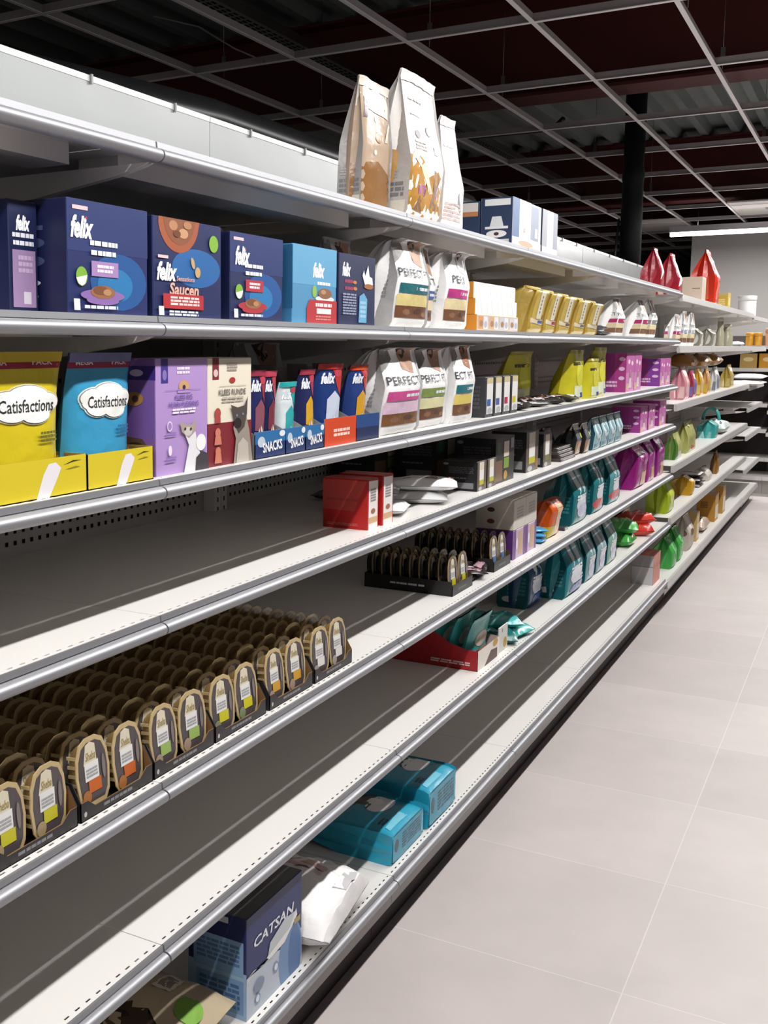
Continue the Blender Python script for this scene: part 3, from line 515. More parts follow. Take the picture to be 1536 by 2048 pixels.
for lb, y0, y1, c1, c2, bl, H, xf in (('navy snack pouch with pink spots in the leftmost snack carton', 1.70, 1.765, '#28306a', '#b03a55', '#9c5a6a', .160, -.045), ('navy snack pouch with red corner in the leftmost snack carton', 1.752, 1.806, '#232a5c', '#c8455c', '#8a3a4a', .158, -.045), ('white and teal snack pouch in a blue carton', 1.818, 1.888, '#dfe9ec', '#28bcc0', '#35bcc2', .135, -.045), ('yellow snack pouch with navy top in a narrow carton', 1.902, 1.970, '#252c60', '#b43a50', '#f0b82a', .158, -.045), ('large navy and red snack pouch in the orange carton', 1.984, 2.105, '#1f3f86', '#d8342e', '#cfd8ea', .168, -.046), ('yellow and orange snack pouch next to the white bags', 2.142, 2.238, '#27438a', '#dd4a24', '#f2b42c', .163, -.046)):
    bag('snack_pouch', lb, 'pouch', gT, xf, y0, y1, zC+.003, H, .05, c1, snack(c1, c2, bl), wr=.006, kind='f', lean=.02, seal=c2, topw=1.0)

# ---- upper shelf, further along
gW = 'white and orange sachet cartons stacked in three tiers'
tier = ('bottom', 'middle', 'top')
for k in range(3):
    for i in range(4):
        y0 = 2.955+i*.1; c = ['#e9a66a', '#e3b98c', '#c9ccd6', '#d4d2d6'][i]
        fr = [('p', '#f5f4f3', [(.18, .12), (1, .06), (1, .95), (.02, .98)]), ('p', '#d9d5d4', [(.55, .1), (.6, .1), (.46, .96), (.42, .96)])] if k else [('r', c, .1, .55, .1, .9), ('e', '#b98a6a', .35, .45, .16, .2), ('r', '#dfe0e6', .55, .95, .1, .9), ('e', '#b9bcc6', .75, .4, .14, .22)]
        first = i == 0
        carton('sachet_carton', '%s small sachet carton, %s tier, %s' % ('orange-sided' if first else 'white', tier[k], ('at the left end beside the pink-striped bag', 'second from the orange end', 'third from the orange end', 'at the right end beside the gold pouches')[i]), 'box', gW, -.034-.006*k, y0, y0+.098, zB+.0455*k, .045, .1, '#e8e4e1' if k else '#d8c3ae', fr, (), rz=0, sidecol='#e8951f' if first else '#dedad6')
gG = 'gold pouches on the upper shelf'
GP = ['#c8386a', '#8a6a5a', '#7a7f8a', '#d8c9b4', '#5f6fae']
for i, (y0, y1) in enumerate(((3.455, 3.635), (3.645, 3.80), (3.815, 4.01), (4.03, 4.235), (4.25, 4.45))):
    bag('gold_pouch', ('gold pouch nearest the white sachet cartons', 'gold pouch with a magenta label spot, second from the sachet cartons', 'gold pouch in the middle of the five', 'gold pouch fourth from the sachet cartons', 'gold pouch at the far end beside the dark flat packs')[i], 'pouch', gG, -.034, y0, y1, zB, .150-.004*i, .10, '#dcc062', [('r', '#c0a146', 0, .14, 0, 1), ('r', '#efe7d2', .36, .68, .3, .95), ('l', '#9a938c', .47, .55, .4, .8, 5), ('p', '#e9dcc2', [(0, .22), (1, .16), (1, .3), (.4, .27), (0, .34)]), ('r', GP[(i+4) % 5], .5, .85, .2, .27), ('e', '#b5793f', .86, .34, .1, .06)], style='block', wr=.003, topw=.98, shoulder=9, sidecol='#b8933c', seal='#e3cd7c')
gD = 'dark flat packs lying on the upper shelf'
for i, (x, y, z, rz) in enumerate(((-.10, 4.53, zB, .2), (-.11, 4.68, zB, -.3), (-.10, 4.60, zB+.022, .9))):
    pack('flat_pack', ('dark glossy pack lying beside the last gold pouch', 'dark glossy pack lying beside the shaded dry food bag', 'dark glossy pack on top of the two others')[i], 'pack', gD, (x, y, z), .14, .10, .022, '#34353c', [('p', '#d9dbe2', [(.2, .2), (.7, .3), (.8, .6), (.3, .5)]), ('e', '#8b93a8', .7, .75, .15, .1)], rz=rz, wr=.007)
gP3 = 'white dry food bags near the step of the shelving'
for i, (y0, y1, H, xf, sh) in enumerate(((4.93, 5.10, .17, -.06, '#c23c74'), (5.50, 5.66, .185, -.06, '#c23c74'), (5.98, 6.16, .205, -.10, '#9a97a0'), (6.40, 6.56, .175, -.035, '#c2387a'), (6.66, 6.82, .20, -.035, '#a9b4cc'), (6.95, 7.12, .205, -.035, '#b9b9c2'))):
    bag('dry_food_bag', ('white dry food bag with wine stripe beside the dark flat packs', 'white dry food bag with wine stripe, second before the step', 'tall grey-white dry food bag, its top pressed under the shelf', 'bright white dry food bag with pink stripe right at the step', 'bright white dry food bag just past the step', 'bright white dry food bag furthest along, beside the camouflage packs')[i], 'bag', gP3, xf, y0, y1, zB if y0 < 6.3 else 1.508, H, .13 if i < 3 else .06, '#efeeed', pf(sh, '#ead9ae', '#8a6245'), [('r', sh, 0, 1, .36, .46), ('r', '#e4d3a9', 0, 1, .225, .345), ('r', '#8a6650', 0, 1, .1, .225), ('t', '#4a4a4e', .5, .58, .86, .08, 'PERFECT', 0, .004)], style='block', kind='b', wr=.007, topw=.84, seal='#d5d2d0')
# ---- third shelf, further along
gK = 'slim dark cartons with pale fronts'
for i, c in enumerate(('#3f6fb8', '#5a6fb0', '#c23a62', '#e0d13a')):
    y0 = 3.052+i*.085
    carton('slim_carton', 'slim dark carton with pale front, %s' % ('blue patch, nearest the white bags', 'blue-grey patch, second from the white bags', 'pink patch, third from the white bags', 'yellow patch, furthest from the white bags')[i], 'box', gK, -.036, y0, y0+.073, zC, .118, .10, '#3a3a3d', [('r', '#e6e3df', .2, 1, .08, .98), ('r', '#d8c89a', .2, 1, .84, .98), ('r', c, .25, .72, .28, .45), ('e', '#b9b9be', .6, .16, .3, .08)], [('l', '#56565a', .15, .85, .2, .8, 6)])
gL = 'glossy dark sachets lying loose on the third shelf'
for i in range(7):
    y = 3.50+i*.105; x = -.09-.03*(i % 2)
    pack('loose_sachet', 'glossy dark sachet with pink and white print, %s' % ('beside the last slim carton', 'second from the slim cartons', 'third from the slim cartons', 'in the middle of the loose heap', 'fifth from the slim cartons', 'second from the yellow pouches', 'nearest the yellow pouches')[i], 'sachet', gL, (x, y, zC+.002), .13, .095, .024, '#2a2624', [('p', '#c9a79f', [(.1, .2), (.5, .1), (.6, .4), (.2, .5)]), ('p', '#d9d9da', [(.6, .55), (.9, .4), (.95, .7), (.7, .85)]), ('e', '#6a4a34', .35, .7, .16, .1)], rz=.5*((i*7) % 5)-1, wr=.008)
gYl = 'yellow-green stand-up pouches on the third shelf'
for i, (y0, y1, xf, H) in enumerate(((3.72, 4.02, -.15, .19), (4.14, 4.36, -.045, .195), (4.38, 4.60, -.035, .16), (4.55, 4.78, -.045, .205))):
    bag('stand_up_pouch', ('olive yellow pouch set back in shade behind the loose sachets', 'bright yellow pouch, leftmost of the front three', 'bright yellow pouch, short one in the middle', 'bright yellow pouch beside the magenta boxes')[i], 'pouch', gYl, xf, y0, y1, zC, H, .11, '#d9cf2c', [('r', '#4a4320', .14, .7, .7, .76), ('e', '#f0ea4a', .6, .5, .34, .26), ('r', '#dfe6c8', .2, .7, .08, .3), ('r', '#4a5aa8', .5, .8, .06, .16)], style='doy', wr=.009, topw=.96, seal='#b5a52c')
def magenta(cat_, lb, g, xf, y0, y1, z, H, D, c='#b23a96'):
    carton('cat_food_box', lb, 'box', g, xf, y0, y1, z, H, D, '#d98fc4', [('r', '#cf6fb4', 0, 1, .5, 1), ('e', '#f0dcea', .3, .78, .12, .06), ('e', '#f0dcea', .7, .74, .12, .06), ('p', '#ead0dc', [(.3, .1), (.5, .6), (.72, .1)]), ('e', '#b98a94', .5, .44, .14, .09), ('r', '#e8c29a', .0, .3, .05, .22)], [('r', '#9c2f86', 0, .6, 0, 1), ('e', '#e6bfe0', .84, .85, .1, .05), ('e', '#e6bfe0', .84, .6, .1, .05), ('e', '#e6bfe0', .84, .36, .1, .05), ('l', '#e6bfe0', .1, .7, .12, .3, 2)], sidecol=c)
gM = 'magenta cat food boxes'
for lb, xf, y0, y1, z, H, D, c in (('tall magenta box on the third shelf beside the yellow pouches', -.04, 5.12, 5.30, zC, .178, .13, '#b5388c'), ('second tall magenta box on the third shelf', -.04, 5.31, 5.48, zC, .176, .13, '#b5388c'), ('purple box on the third shelf, near the step', -.04, 6.02, 6.17, zC, .145, .16, '#8e3aa4'), ('purple box on the third shelf, last before the step', -.04, 6.18, 6.34, zC, .145, .16, '#8e3aa4'), ('magenta box on the fourth shelf beside the teal packs', -.05, 5.58, 5.76, zD, .128, .14, '#a83398'), ('magenta box on the fourth shelf, middle of three', -.05, 5.80, 5.98, zD, .128, .14, '#a83398'), ('magenta box on the fourth shelf, last before the step', -.05, 6.12, 6.32, zD, .135, .14, '#a83398')):
    magenta(0, lb, gM, xf, y0, y1, z, H, D, c)
# ---- fourth shelf
gR = 'red cartons with white fronts on the fourth shelf'
rf = [('p', '#efe9e4', [(.1, 0), (.92, 0), (.92, .96), (.1, .98)]), ('r', '#e4b98a', .12, .9, .12, .24), ('e', '#b5785a', .5, .36, .2, .055), ('l', '#9a9a9c', .25, .75, .55, .82, 5)]
rs = [('p', '#c9463f', [(0, .38), (.7, .36), (.98, .98), (0, .98)]), ('l', '#b03a38', .1, .85, .55, .62, 1), ('l', '#d86a62', .1, .8, .06, .12, 2)]
carton('carton', 'red carton with white front, the nearer of two on the fourth shelf', 'box', gR, -.055, 2.262, 2.325, zD, .117, .115, '#c4201f', rf, rs, sidecol='#c81f1d', flap=True)
carton('carton', 'red carton with white front, the further of two on the fourth shelf', 'box', gR, -.052, 2.342, 2.408, zD, .119, .115, '#c4201f', rf, rs, sidecol='#c81f1d', flap=True)
gV = 'white soft packs lying on the fourth shelf'
for lb, x, y, z, rz, c, tp in (('white soft pack beside the red cartons, lower one', -.16, 2.52, zD, .25, '#e6e6e6', ()), ('grey-white soft pack leaning on the lower one beside the red cartons', -.20, 2.56, zD+.036, .35, '#c4c5c6', [('r', '#9a9c9e', .1, .5, .2, .8)]), ('white soft pack at the bottom of the right-hand pair', -.14, 2.76, zD, .35, '#dcdcdd', ()), ('white soft pack with green and brown dots, topmost of the right-hand pair', -.12, 2.78, zD+.034, .35, '#efefef', [('e', '#a9c95a', .28, .28, .07, .07), ('e', '#8a5a44', .62, .42, .10, .10), ('e', '#9a6a50', .88, .8, .08, .06)]), ('dark grey soft pack at the back behind the white packs', -.30, 2.70, zD, .1, '#7a7b7d', ())):
    pack('soft_pack', lb, 'pack', gV, (x, y, z), .19, .13, .036, c, tp, rz=rz, wr=.006, N=14)
gBk = 'black cartons with pale label fronts on the fourth shelf'
def blk(lb, xf, y0, y1, H, D, lab, food='#8a6a50', small=False):
    carton('black_carton', lb, 'box', gBk, xf, y0, y1, zD, H, D, '#2b2927', [('r', '#6f6258', 0, 1, 0, 1), ('r', '#e3d8c6', .22, .72, .34, .97), ('r', '#ece9e6', .24, .7, .36, .7), ('r', lab, .22, .72, .2, .36), ('e', food, .85, .2, .14, .1), ('e', '#b9b9ba', .3, .08, .2, .07)] if small else [('r', '#3a3634', 0, 1, 0, 1), ('r', '#86664c', .02, .36, .05, .5), ('r', '#3f6a48', .08, .26, .66, .9), ('r', '#e0d2c0', .42, .70, .56, .9), ('r', '#8db04a', .42, .7, .3, .54), ('e', '#d0a23c', .52, .15, .1, .1), ('r', '#9c9c9e', .78, .95, .72, .95)], [('e', '#8f8f90', .12, .9, .08, .04), ('l', '#55555a', .2, .9, .58, .82, 4), ('l', '#7b7b7e', .2, .7, .4, .46, 1), ('r', '#8d8d90', .3, .9, .08, .28)], sidecol='#191919')
blk('small black carton with yellow label, nearest the white packs', -.05, 3.045, 3.128, .088, .11, '#d6d234', small=True)
blk('small black carton with yellow label, second from the white packs', -.05, 3.140, 3.225, .088, .11, '#d6d234', small=True)
blk('large black carton with green label behind the small ones', -.055, 3.235, 3.43, .142, .13, '#8db04a')
blk('large black carton at the back, left of the green-labelled one', -.22, 3.16, 3.40, .145, .14, '#8db04a')
blk('wide black carton deep on the fourth shelf in shade', -.38, 3.05, 3.30, .14, .14, '#8db04a')
blk('tall black carton with yellow-labelled front, right of the green-labelled one', -.06, 3.59, 3.74, .138, .12, '#d6d234', '#a5743c', small=True)
blk('black carton with pale label beside the loose pouch boxes', -.055, 3.79, 3.90, .118, .10, '#8a8a50', small=True)
gQ = 'black stand-up pouches on the fourth shelf'
for i, (y0, y1, xf, H, c) in enumerate(((4.05, 4.18, -.12, .12, '#1f1f21'), (4.26, 4.36, -.06, .125, '#2a2a2c'), (4.37, 4.47, -.05, .122, '#2f2b28'))):
    bag('black_pouch', ('black pouch set back beside the pale-labelled black carton', 'black pouch with cream top, left of the teal packs', 'dark pouch with cream top and yellow dot touching the teal packs')[i], 'pouch', gQ, xf, y0, y1, zD, H, .08, c, [('r', '#77777a', .1, .6, .2, .8)] if i == 0 else [('r', '#e3dcd0', 0, 1, .8, 1), ('r', '#b08c6c', .1, .9, .05, .45), ('e', '#d6d24a', .7, .62, .14, .08), ('r', '#6f7682', .1, .5, .45, .8)], style='block', wr=.004, seal='#d9d2c6' if i else '#4a4a4a', topw=.96)
for i in range(4):
    carton('flat_carton', 'flat dark carton lying in a low pile before the black pouches, %s' % ('bottom', 'second', 'third', 'topmost')[i], 'box', 'flat dark cartons piled on the fourth shelf', -.045-.006*i, 4.0+.01*(i % 2), 4.22, zD+.0125*i, .012, .09, '#3a3231', [('r', '#b5a9a6', .1, .9, .3, .7)], (), sidecol='#4a403e')
gTe = 'pale teal see-through packs on the fourth shelf'
for i in range(4):
    y0 = 4.52+.145*i
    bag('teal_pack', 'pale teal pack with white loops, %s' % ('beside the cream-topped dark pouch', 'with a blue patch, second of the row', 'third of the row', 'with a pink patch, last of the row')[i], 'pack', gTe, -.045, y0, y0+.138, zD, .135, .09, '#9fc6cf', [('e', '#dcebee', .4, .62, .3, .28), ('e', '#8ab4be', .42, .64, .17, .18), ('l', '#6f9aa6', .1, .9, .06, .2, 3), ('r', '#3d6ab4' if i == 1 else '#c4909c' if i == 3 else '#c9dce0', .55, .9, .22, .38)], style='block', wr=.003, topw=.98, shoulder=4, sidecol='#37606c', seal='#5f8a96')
# ---- fifth shelf: trays
RIM, BOD = '#d3b988', '#a88a58'
def trayoutline(n=7):
    """upright elongated octagon with a rounded top"""
    w, h = .0405, .106
    return [(-.026, 0), (.026, 0), (.036, .014), (w, .050), (.0375, .078), (.028, .098), (.012, .1055), (-.012, .1055), (-.028, .098), (-.0375, .078), (-w, .050), (-.036, .014)]
OL = trayoutline()
def tray_mesh(rim, body):
    mb = MB(); n = len(OL); m1 = M(rim, 'f'); m2 = M(body, 'f')
    def ring(s, x): return [(x, p[0]*s, .053+(p[1]-.053)*s) for p in OL]
    R = [ring(1, .0), ring(1, -.0022), ring(.88, -.0024), ring(.80, -.014), ring(.70, -.0235)]
    v = [p for r in R for p in r]+ring(.86, .0)
    for j in range(4): mb.faces(v[j*n:(j+2)*n], [(i, n+i, n+(i+1) % n, (i+1) % n) for i in range(n)], m1 if j < 2 else m2, j > 1)
    mb.faces(v[4*n:5*n], [tuple(range(n))], m2)
    mb.faces(v[:n]+v[5*n:], [(i, (i+1) % n, n+(i+1) % n, n+i) for i in range(n)], m1)
    for k in range(5 if body != '#15110f' else 0):            # pressed ribs on the cup wall
        for sg in (-1, 1): mb.box(-.020, -.004, sg*.034-.001, sg*.034+.001, .022+.014*k, .027+.014*k, m1)
    return mb
def lid_mesh(col, food):
    mb = MB(); n = len(OL); p0 = [(.0004, p[0]*.86, .053+(p[1]-.053)*.86) for p in OL]
    mb.poly(p0, M('#5c5355' if food else '#a8875c', 'f'))
    if not food: return mb
    f = lambda a, b, h: (.0006+h, (a-.5)*.08, b*.106)
    art(mb, [('p', '#e4d9bf', [(.22, .62), (.62, .62), (.60, .88), (.46, .93), (.32, .9)]), ('r', '#e9e6e2', .24, .66, .38, .64), ('t', '#b09a5a', .44, .73, .30, .12, 'Sheba', .25, .01), ('l', '#aeb0b4', .28, .62, .42, .56, 3), ('r', col, .32, .70, .2, .38), ('e', food, .24, .16, .13, .10), ('e', '#8a7f7a', .80, .5, .05, .18)], f, 'p')
    return mb
proto = {}
def tray(kind, lid, loc, label, group, rz=0, tilt=-.10):
    key = (kind, lid)
    if key not in proto:
        b = tray_mesh(*(('#d3b988', '#9c7f4e') if kind == 'g' else ('#a58d60', '#15110f'))).build('food_tray')
        l = lid_mesh(*lid).build('lid', b)
        proto[key] = (b, l); new = b
    else:
        b, l = proto[key]; new = b.copy(); COL.objects.link(new); c = l.copy(); COL.objects.link(c); c.parent = new
    new.location = loc; new.rotation_euler = (0, tilt, rz)
    return tag(new, label, 'tray', group)
cs = [(.985, '#dfd82c', '#b9a27a', 'yellow label'), (1.176, '#e0702a', '#c07a3c', 'orange label'), (1.364, '#a9c76a', '#b59a86', 'pale green label'), (1.553, '#e6dc22', '#8a9a70', 'bright yellow label'), (1.752, '#e6ae36', '#b59a86', 'amber label'), (1.947, '#e4e1de', '#b5a9a0', 'white label')]
gC5 = 'dark cartons of gold food trays on the fifth shelf'
for i, (y0, c, fd, nm) in enumerate(cs):
    y1 = y0+.184
    opencarton('tray_carton', 'dark open carton of gold food trays with %s' % nm, 'carton', gC5, -.030, y0, y1, zE, .335, .058, .030, '#2e2a2c', '#7d5b38', [('e', '#c9c7c8', .06, .35, .018, .14), ('l', '#8f8d90', .3, .7, .2, .45, 1)], notch=.55, slope=lambda a: [(-a, 0), (a, 0), (a, .030), (a*.9, .058), (-a, .058)])
    n = 11
    for j, yy in enumerate((y0+.048, y0+.136)):
        side = ('left', 'right')[j]
        for r in range(n):
            x = -.040-.0285*r-(.004 if r > 1 else 0)
            if r == 0: lb, g = 'front gold food tray with %s, %s column of its carton' % (nm, side), 'front gold food trays'
            elif r == 1: lb, g = 'second gold food tray behind the front one with %s, %s column' % (nm, side), 'second row of gold food trays'
            else: lb, g = 'gold-rimmed food tray in the shaded rear of the %s carton, %s column' % (nm, side), 'rear food trays, %s, %s column' % (nm, side)
            tray('g', (c, fd) if r < 2 else (c, None), (x+(random.uniform(-.004, .004) if r > 4 else 0), yy+random.uniform(-.002, .002), zE+.004+(.006 if (i in (1,) and j == 0 and r < 2) else 0)), lb, g, random.uniform(-.05, .05), -.08+random.uniform(-.03, .03))
for i, (y0, xf, c, nm, D) in enumerate(((2.852, -.05, '#e6dc22', 'nearer', .27), (3.235, -.05, '#6f8fc8', 'further', .27))):
    opencarton('tray_carton', '%s black carton of dark food trays standing alone on the fifth shelf' % nm, 'carton', 'black cartons of dark food trays', xf, y0, y0+.175, zE, D, .042, .030, '#1c1a1a', '#4a3a2a', [('l', '#6a6a6a', .3, .7, .3, .6, 1)], [('l', '#cfcfd2', .3, .7, .42, .62, 1)] if i == 0 else (), slope=lambda a: [(-a, 0), (a, 0), (a, .030), (a*.95, .042), (-a, .042)])
    for j, yy in enumerate((y0+.045, y0+.131)):
        for r in range(9):
            x = xf-.012-.029*r
            lb, g = ('front dark food tray in the %s black carton, %s column' % (nm, ('left', 'right')[j]), 'front dark food trays') if r == 0 else ('dark food tray behind the front ones in the %s black carton, %s column' % (nm, ('left', 'right')[j]), 'rear dark trays, %s carton, %s column' % (nm, ('left', 'right')[j]))
            tray('k', (c, '#8a7a6a'), (x, yy, zE+.003), lb, g, 0, -.06)
for i in range(4):
    pack('loose_sachet', 'black and pink sachet lying between the two black tray cartons, %s' % ('leftmost', 'second', 'third', 'rightmost and on top')[i], 'sachet', 'black and pink sachets on the fifth shelf', (-.12+.02*(i % 2), 3.07+.04*i, zE+.002+.012*(i % 2)), .12, .085, .018, '#2a2226', [('p', '#c9a3ad', [(.1, .2), (.8, .1), (.9, .4), (.2, .5)]), ('p', '#d8c3c8', [(.2, .65), (.7, .55), (.8, .8), (.3, .9)])], rz=.6*i, wr=.006)
gWP = 'cream and purple cartons stacked on the fifth shelf'
pwf = [('l', '#b9b0a8', .25, .8, .35, .75, 4)]
for k in range(2):
    for i in range(2):
        y0 = 3.455+.14*i
        carton('carton', ('%s carton, %s of the stack on the fifth shelf' % (('purple', 'cream')[k], ('lower left', 'lower right', 'upper left', 'upper right')[k*2+i])), 'box', gWP, -.055, y0, y0+.136, zE+.1*k, .098, .13, '#cfb4cf' if k == 0 else '#ddd6cc', [('r', '#7a4a92', 0, .22, 0, 1), ('r', '#d9b58a', .45, .75, .1, .9), ('r', '#8a5aa0', .85, 1, 0, 1), ('e', '#efe4ee', .3, .5, .08, .2)] if k == 0 else pwf, [('l', '#a98ac0', .3, .8, .6, .7, 1)] if k == 0 else [('e', '#5a3a34', .4, .66, .1, .08), ('e', '#8a4038', .4, .26, .1, .08)], sidecol='#5a2a78' if k == 0 else '#d8d0c4', flap=k == 1)
bag('stand_up_pouch', 'orange bag folded at the top, behind the blue packs on the fifth shelf', 'pouch', None, -.06, 3.90, 4.07, zE, .15, .10, '#e9611c', [('r', '#e3c49a', .4, 1, .05, .8), ('r', '#d9c628', 0, .4, 0, .3)], [('r', '#e4d224', .1, 1, 0, .3), ('e', '#d85a30', .2, .3, .15, .06)], style='block', wr=.01, shoulder=5, tuck=.1, seal='#f0702a')
for i in range(3):
    pack('soft_pack', 'small sky blue pack beside the orange bag, %s' % ('bottom', 'middle', 'topmost')[i], 'pack', 'small sky blue packs', (-.10, 3.83+.01*i, zE+.017*i), .10, .075, .018, '#4aa6da', [('r', '#8fd0ee', .2, .8, .3, .6)], rz=.3*i, wr=.003)
carton('flat_carton', 'tiny dark flat carton lying right of the orange bag', 'box', None, -.05, 4.12, 4.17, zE, .012, .06, '#3a3a3e', [('r', '#c9c9cc', .2, .8, .2, .8)])
gTl = 'teal pouches with clear streaky fronts'
def teal(lb, xf, y0, y1, z, H, c, red=False, blue=False):
    fr = [('p', '#d7dfe4', [(.2, .96), (.42, .98), (.5, .62), (.34, .5), (.28, .7)]), ('p', '#b9cbd2', [(.55, .96), (.74, .94), (.8, .56), (.62, .5)]), ('e', '#dfe4ee', .5, .34, .3, .14), ('l', '#f0f2f4', .2, .8, .40, .5, 2)]
    if red: fr += [('e', '#d8505a', .35, .17, .3, .085), ('e', '#e07078', .68, .18, .24, .075)]
    elif blue: fr += [('e', '#2f4fae', .6, .10, .36, .09), ('l', '#e3e8f3', .3, .9, .2, .3, 2)]
    else: fr += [('e', '#c3c6e2', .55, .22, .3, .12)]
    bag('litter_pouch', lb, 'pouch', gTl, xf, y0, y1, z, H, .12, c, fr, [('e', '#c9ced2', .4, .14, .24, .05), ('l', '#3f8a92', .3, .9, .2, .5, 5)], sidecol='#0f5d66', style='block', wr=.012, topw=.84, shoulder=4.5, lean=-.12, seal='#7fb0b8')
for a in (('teal pouch standing first on the fifth shelf, beyond the orange bag', -.05, 4.23, 4.49, zE, .235, '#1f7f86'), ('teal pouch with red fruit print, second on the fifth shelf', -.05, 4.58, 4.80, zE, .245, '#2a868c', True), ('teal pouch with red fruit print touching the magenta bags', -.05, 4.90, 5.14, zE, .235, '#5fa3a8', True),
          ('dark blue teal pouch set back on the sixth shelf', -.13, 3.93, 4.13, zF, .24, '#174f78', False, True), ('teal pouch with blue foot, in front on the sixth shelf', -.05, 4.16, 4.46, zF, .235, '#1f8a96', False, True), ('clear grey-teal pouch, third on the sixth shelf', -.05, 4.50, 4.68, zF, .22, '#7fa9b0'), ('clear lilac-fronted pouch, fourth on the sixth shelf', -.05, 4.70, 4.89, zF, .22, '#9ab5bf'), ('clear green-tinted pouch next to the green packs on the sixth shelf', -.05, 4.92, 5.13, zF, .225, '#8fb8ae')): teal(*a)
gMg = 'magenta bags on the fifth shelf'
for lb, y0, y1, xf, c, H in (('large magenta bag next to the teal pouches on the fifth shelf', 5.48, 5.80, -.05, '#a8288a', .225), ('magenta bag with peach lower corner, middle of three', 5.84, 6.04, -.05, '#b03a96', .215), ('crumpled magenta bag nearest the step', 6.10, 6.33, -.05, '#a23090', .22)):
    bag('magenta_bag', lb, 'bag', gMg, xf, y0, y1, zE, H, .15 if 'large' in lb else .08, c, [('p', '#d98fc8', [(.1, .9), (.4, .95), (.5, .7), (.2, .6)]), ('r', '#e0b08a', .4, 1, .05, .35), ('e', '#f3e3f0', .3, .75, .12, .06), ('p', '#c860a8', [(.5, .5), (.9, .55), (.8, .9), (.6, .8)])], [('p', '#c95cb0', [(.5, .7), (.9, .8), (.8, .4)])], style='block', wr=.014, topw=.88, shoulder=5, lean=-.1, seal='#c77fb8')
# ---- sixth shelf
rdc = opencarton('display_carton', 'dark red sloping display carton of turquoise pouches on the sixth shelf', 'carton', None, -.045, 3.085, 3.30, zF, .30, .13, .062, '#b5141f', '#b9a9a4', [('r', '#efe6dc', 0, 1, 0, 1), ('p', '#5a2a26', [(.3, 0), (.9, 0), (.9, .5), (.6, .6)]), ('e', '#d8a83a', .8, .85, .12, .2)], [('l', '#e6c9c9', .06, .3, .62, .72, 1), ('l', '#dcbcbc', .06, .24, .5, .55, 1), ('l', '#e9d3d3', .06, .22, .30, .36, 1), ('l', '#e3c3c3', .5, .93, .10, .2, 2)], slope=lambda a: [(-a, 0), (a, 0), (a, .062), (a*.75, .064), (a*.4, .078), (a*.05, .108), (-a*.2, .128), (-a*.4, .13), (-a, .13)])
for i in range(4):
    x = -.075-.052*i
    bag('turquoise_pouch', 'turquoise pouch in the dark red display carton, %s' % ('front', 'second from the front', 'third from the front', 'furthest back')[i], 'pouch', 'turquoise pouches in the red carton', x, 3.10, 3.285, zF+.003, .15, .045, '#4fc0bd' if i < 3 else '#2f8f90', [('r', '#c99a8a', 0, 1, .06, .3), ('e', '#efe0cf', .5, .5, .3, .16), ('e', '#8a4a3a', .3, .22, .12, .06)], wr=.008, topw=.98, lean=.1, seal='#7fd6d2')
carton('display_card', 'pale grey card with yellow print in front of the turquoise pouches', 'card', None, -.048, 3.305, 3.40, zF, .085, .004, '#d9d8d2', [('e', '#d8a83a', .7, .3, .2, .2), ('r', '#6a4a4a', .35, .42, .75, .9)])
for i, (x, y, z, rz) in enumerate(((-.12, 3.46, zF, .3), (-.11, 3.57, zF, -.2), (-.13, 3.52, zF+.036, .6))):
    pack('soft_pack', 'crumpled turquoise pack lying right of the red carton, %s' % ('nearest the carton', 'further right', 'on top')[i], 'pack', 'crumpled turquoise packs', (x, y, z), .17, .13, .04, '#3fc2bf' if i else '#1f7a78', [('p', '#9fe6e0', [(.3, .3), (.6, .25), (.7, .5), (.4, .55)]), ('e', '#2f9a98', .3, .7, .12, .1)], rz=rz, wr=.014)
gGr = 'green crumpled packs on the sixth shelf'
for i, (x, y, z, c) in enumerate(((-.12, 5.50, zF, '#4cb84e'), (-.11, 5.53, zF+.06, '#55c258'), (-.20, 5.62, zF+.02, '#3a9a3e'), (-.10, 5.84, zF, '#e33a2c'), (-.10, 5.86, zF+.055, '#ea4a38'))):
    pack('crumpled_pack', ('bright green crumpled pack, bottom of its pile', 'bright green crumpled pack, topmost of its pile', 'darker green crumpled pack behind the bright pile', 'red crumpled pack, lower of two', 'red crumpled pack, upper of two')[i], 'pack', gGr if i < 3 else 'red crumpled packs on the sixth shelf', (x, y, z), .16, .17 if i < 3 else .13, .07, c, [('p', '#a8e6a0' if i < 3 else '#f59a8a', [(.4, .2), (.6, .25), (.7, .6), (.5, .5)])], rz=.2*i, wr=.02, N=14)
bag('stand_up_pouch', 'brown and cream pouch set back behind the red crumpled packs', 'pouch', None, -.20, 5.95, 6.2, zF, .2, .1, '#5a3a34', [('e', '#c9a98f', .5, .5, .3, .2)], style='block', wr=.008)
# ---- base shelf
cs_ = [('p', '#c9d3e0', [(0, 0), (1, 0), (1, .40), (.7, .34), (.42, .44), (0, .40)]), ('e', '#7fa3d0', .78, .22, .22, .36), ('e', '#5f86bd', .86, .2, .12, .3), ('p', '#d5d7da', [(0, .36), (.2, .42), (.45, .38), (.6, .44), (.45, .5), (.28, .40), (.12, .44), (0, .42)]), ('t', '#eef0f3', .48, .70, .72, .10, 'CATSAN', .18, .02), ('p', '#ced3d8', [(.36, .44), (.40, .56), (.66, .66), (.86, .64), (.80, .50), (.58, .43)]), ('p', '#f0f0ee', [(.34, .44), (.38, .40), (.66, .42), (.90, .58), (.88, .66), (.76, .52), (.5, .47)]), ('r', '#b9a86a', .84, .96, .50, .56), ('e', '#8fa8cf', .18, .13, .045, .05), ('e', '#e6eef6', .18, .13, .03, .034), ('e', '#8fa8cf', .5, .26, .045, .05), ('e', '#e6eef6', .5, .26, .03, .034), ('e', '#8fa0b8', .2, .26, .09, .06)]
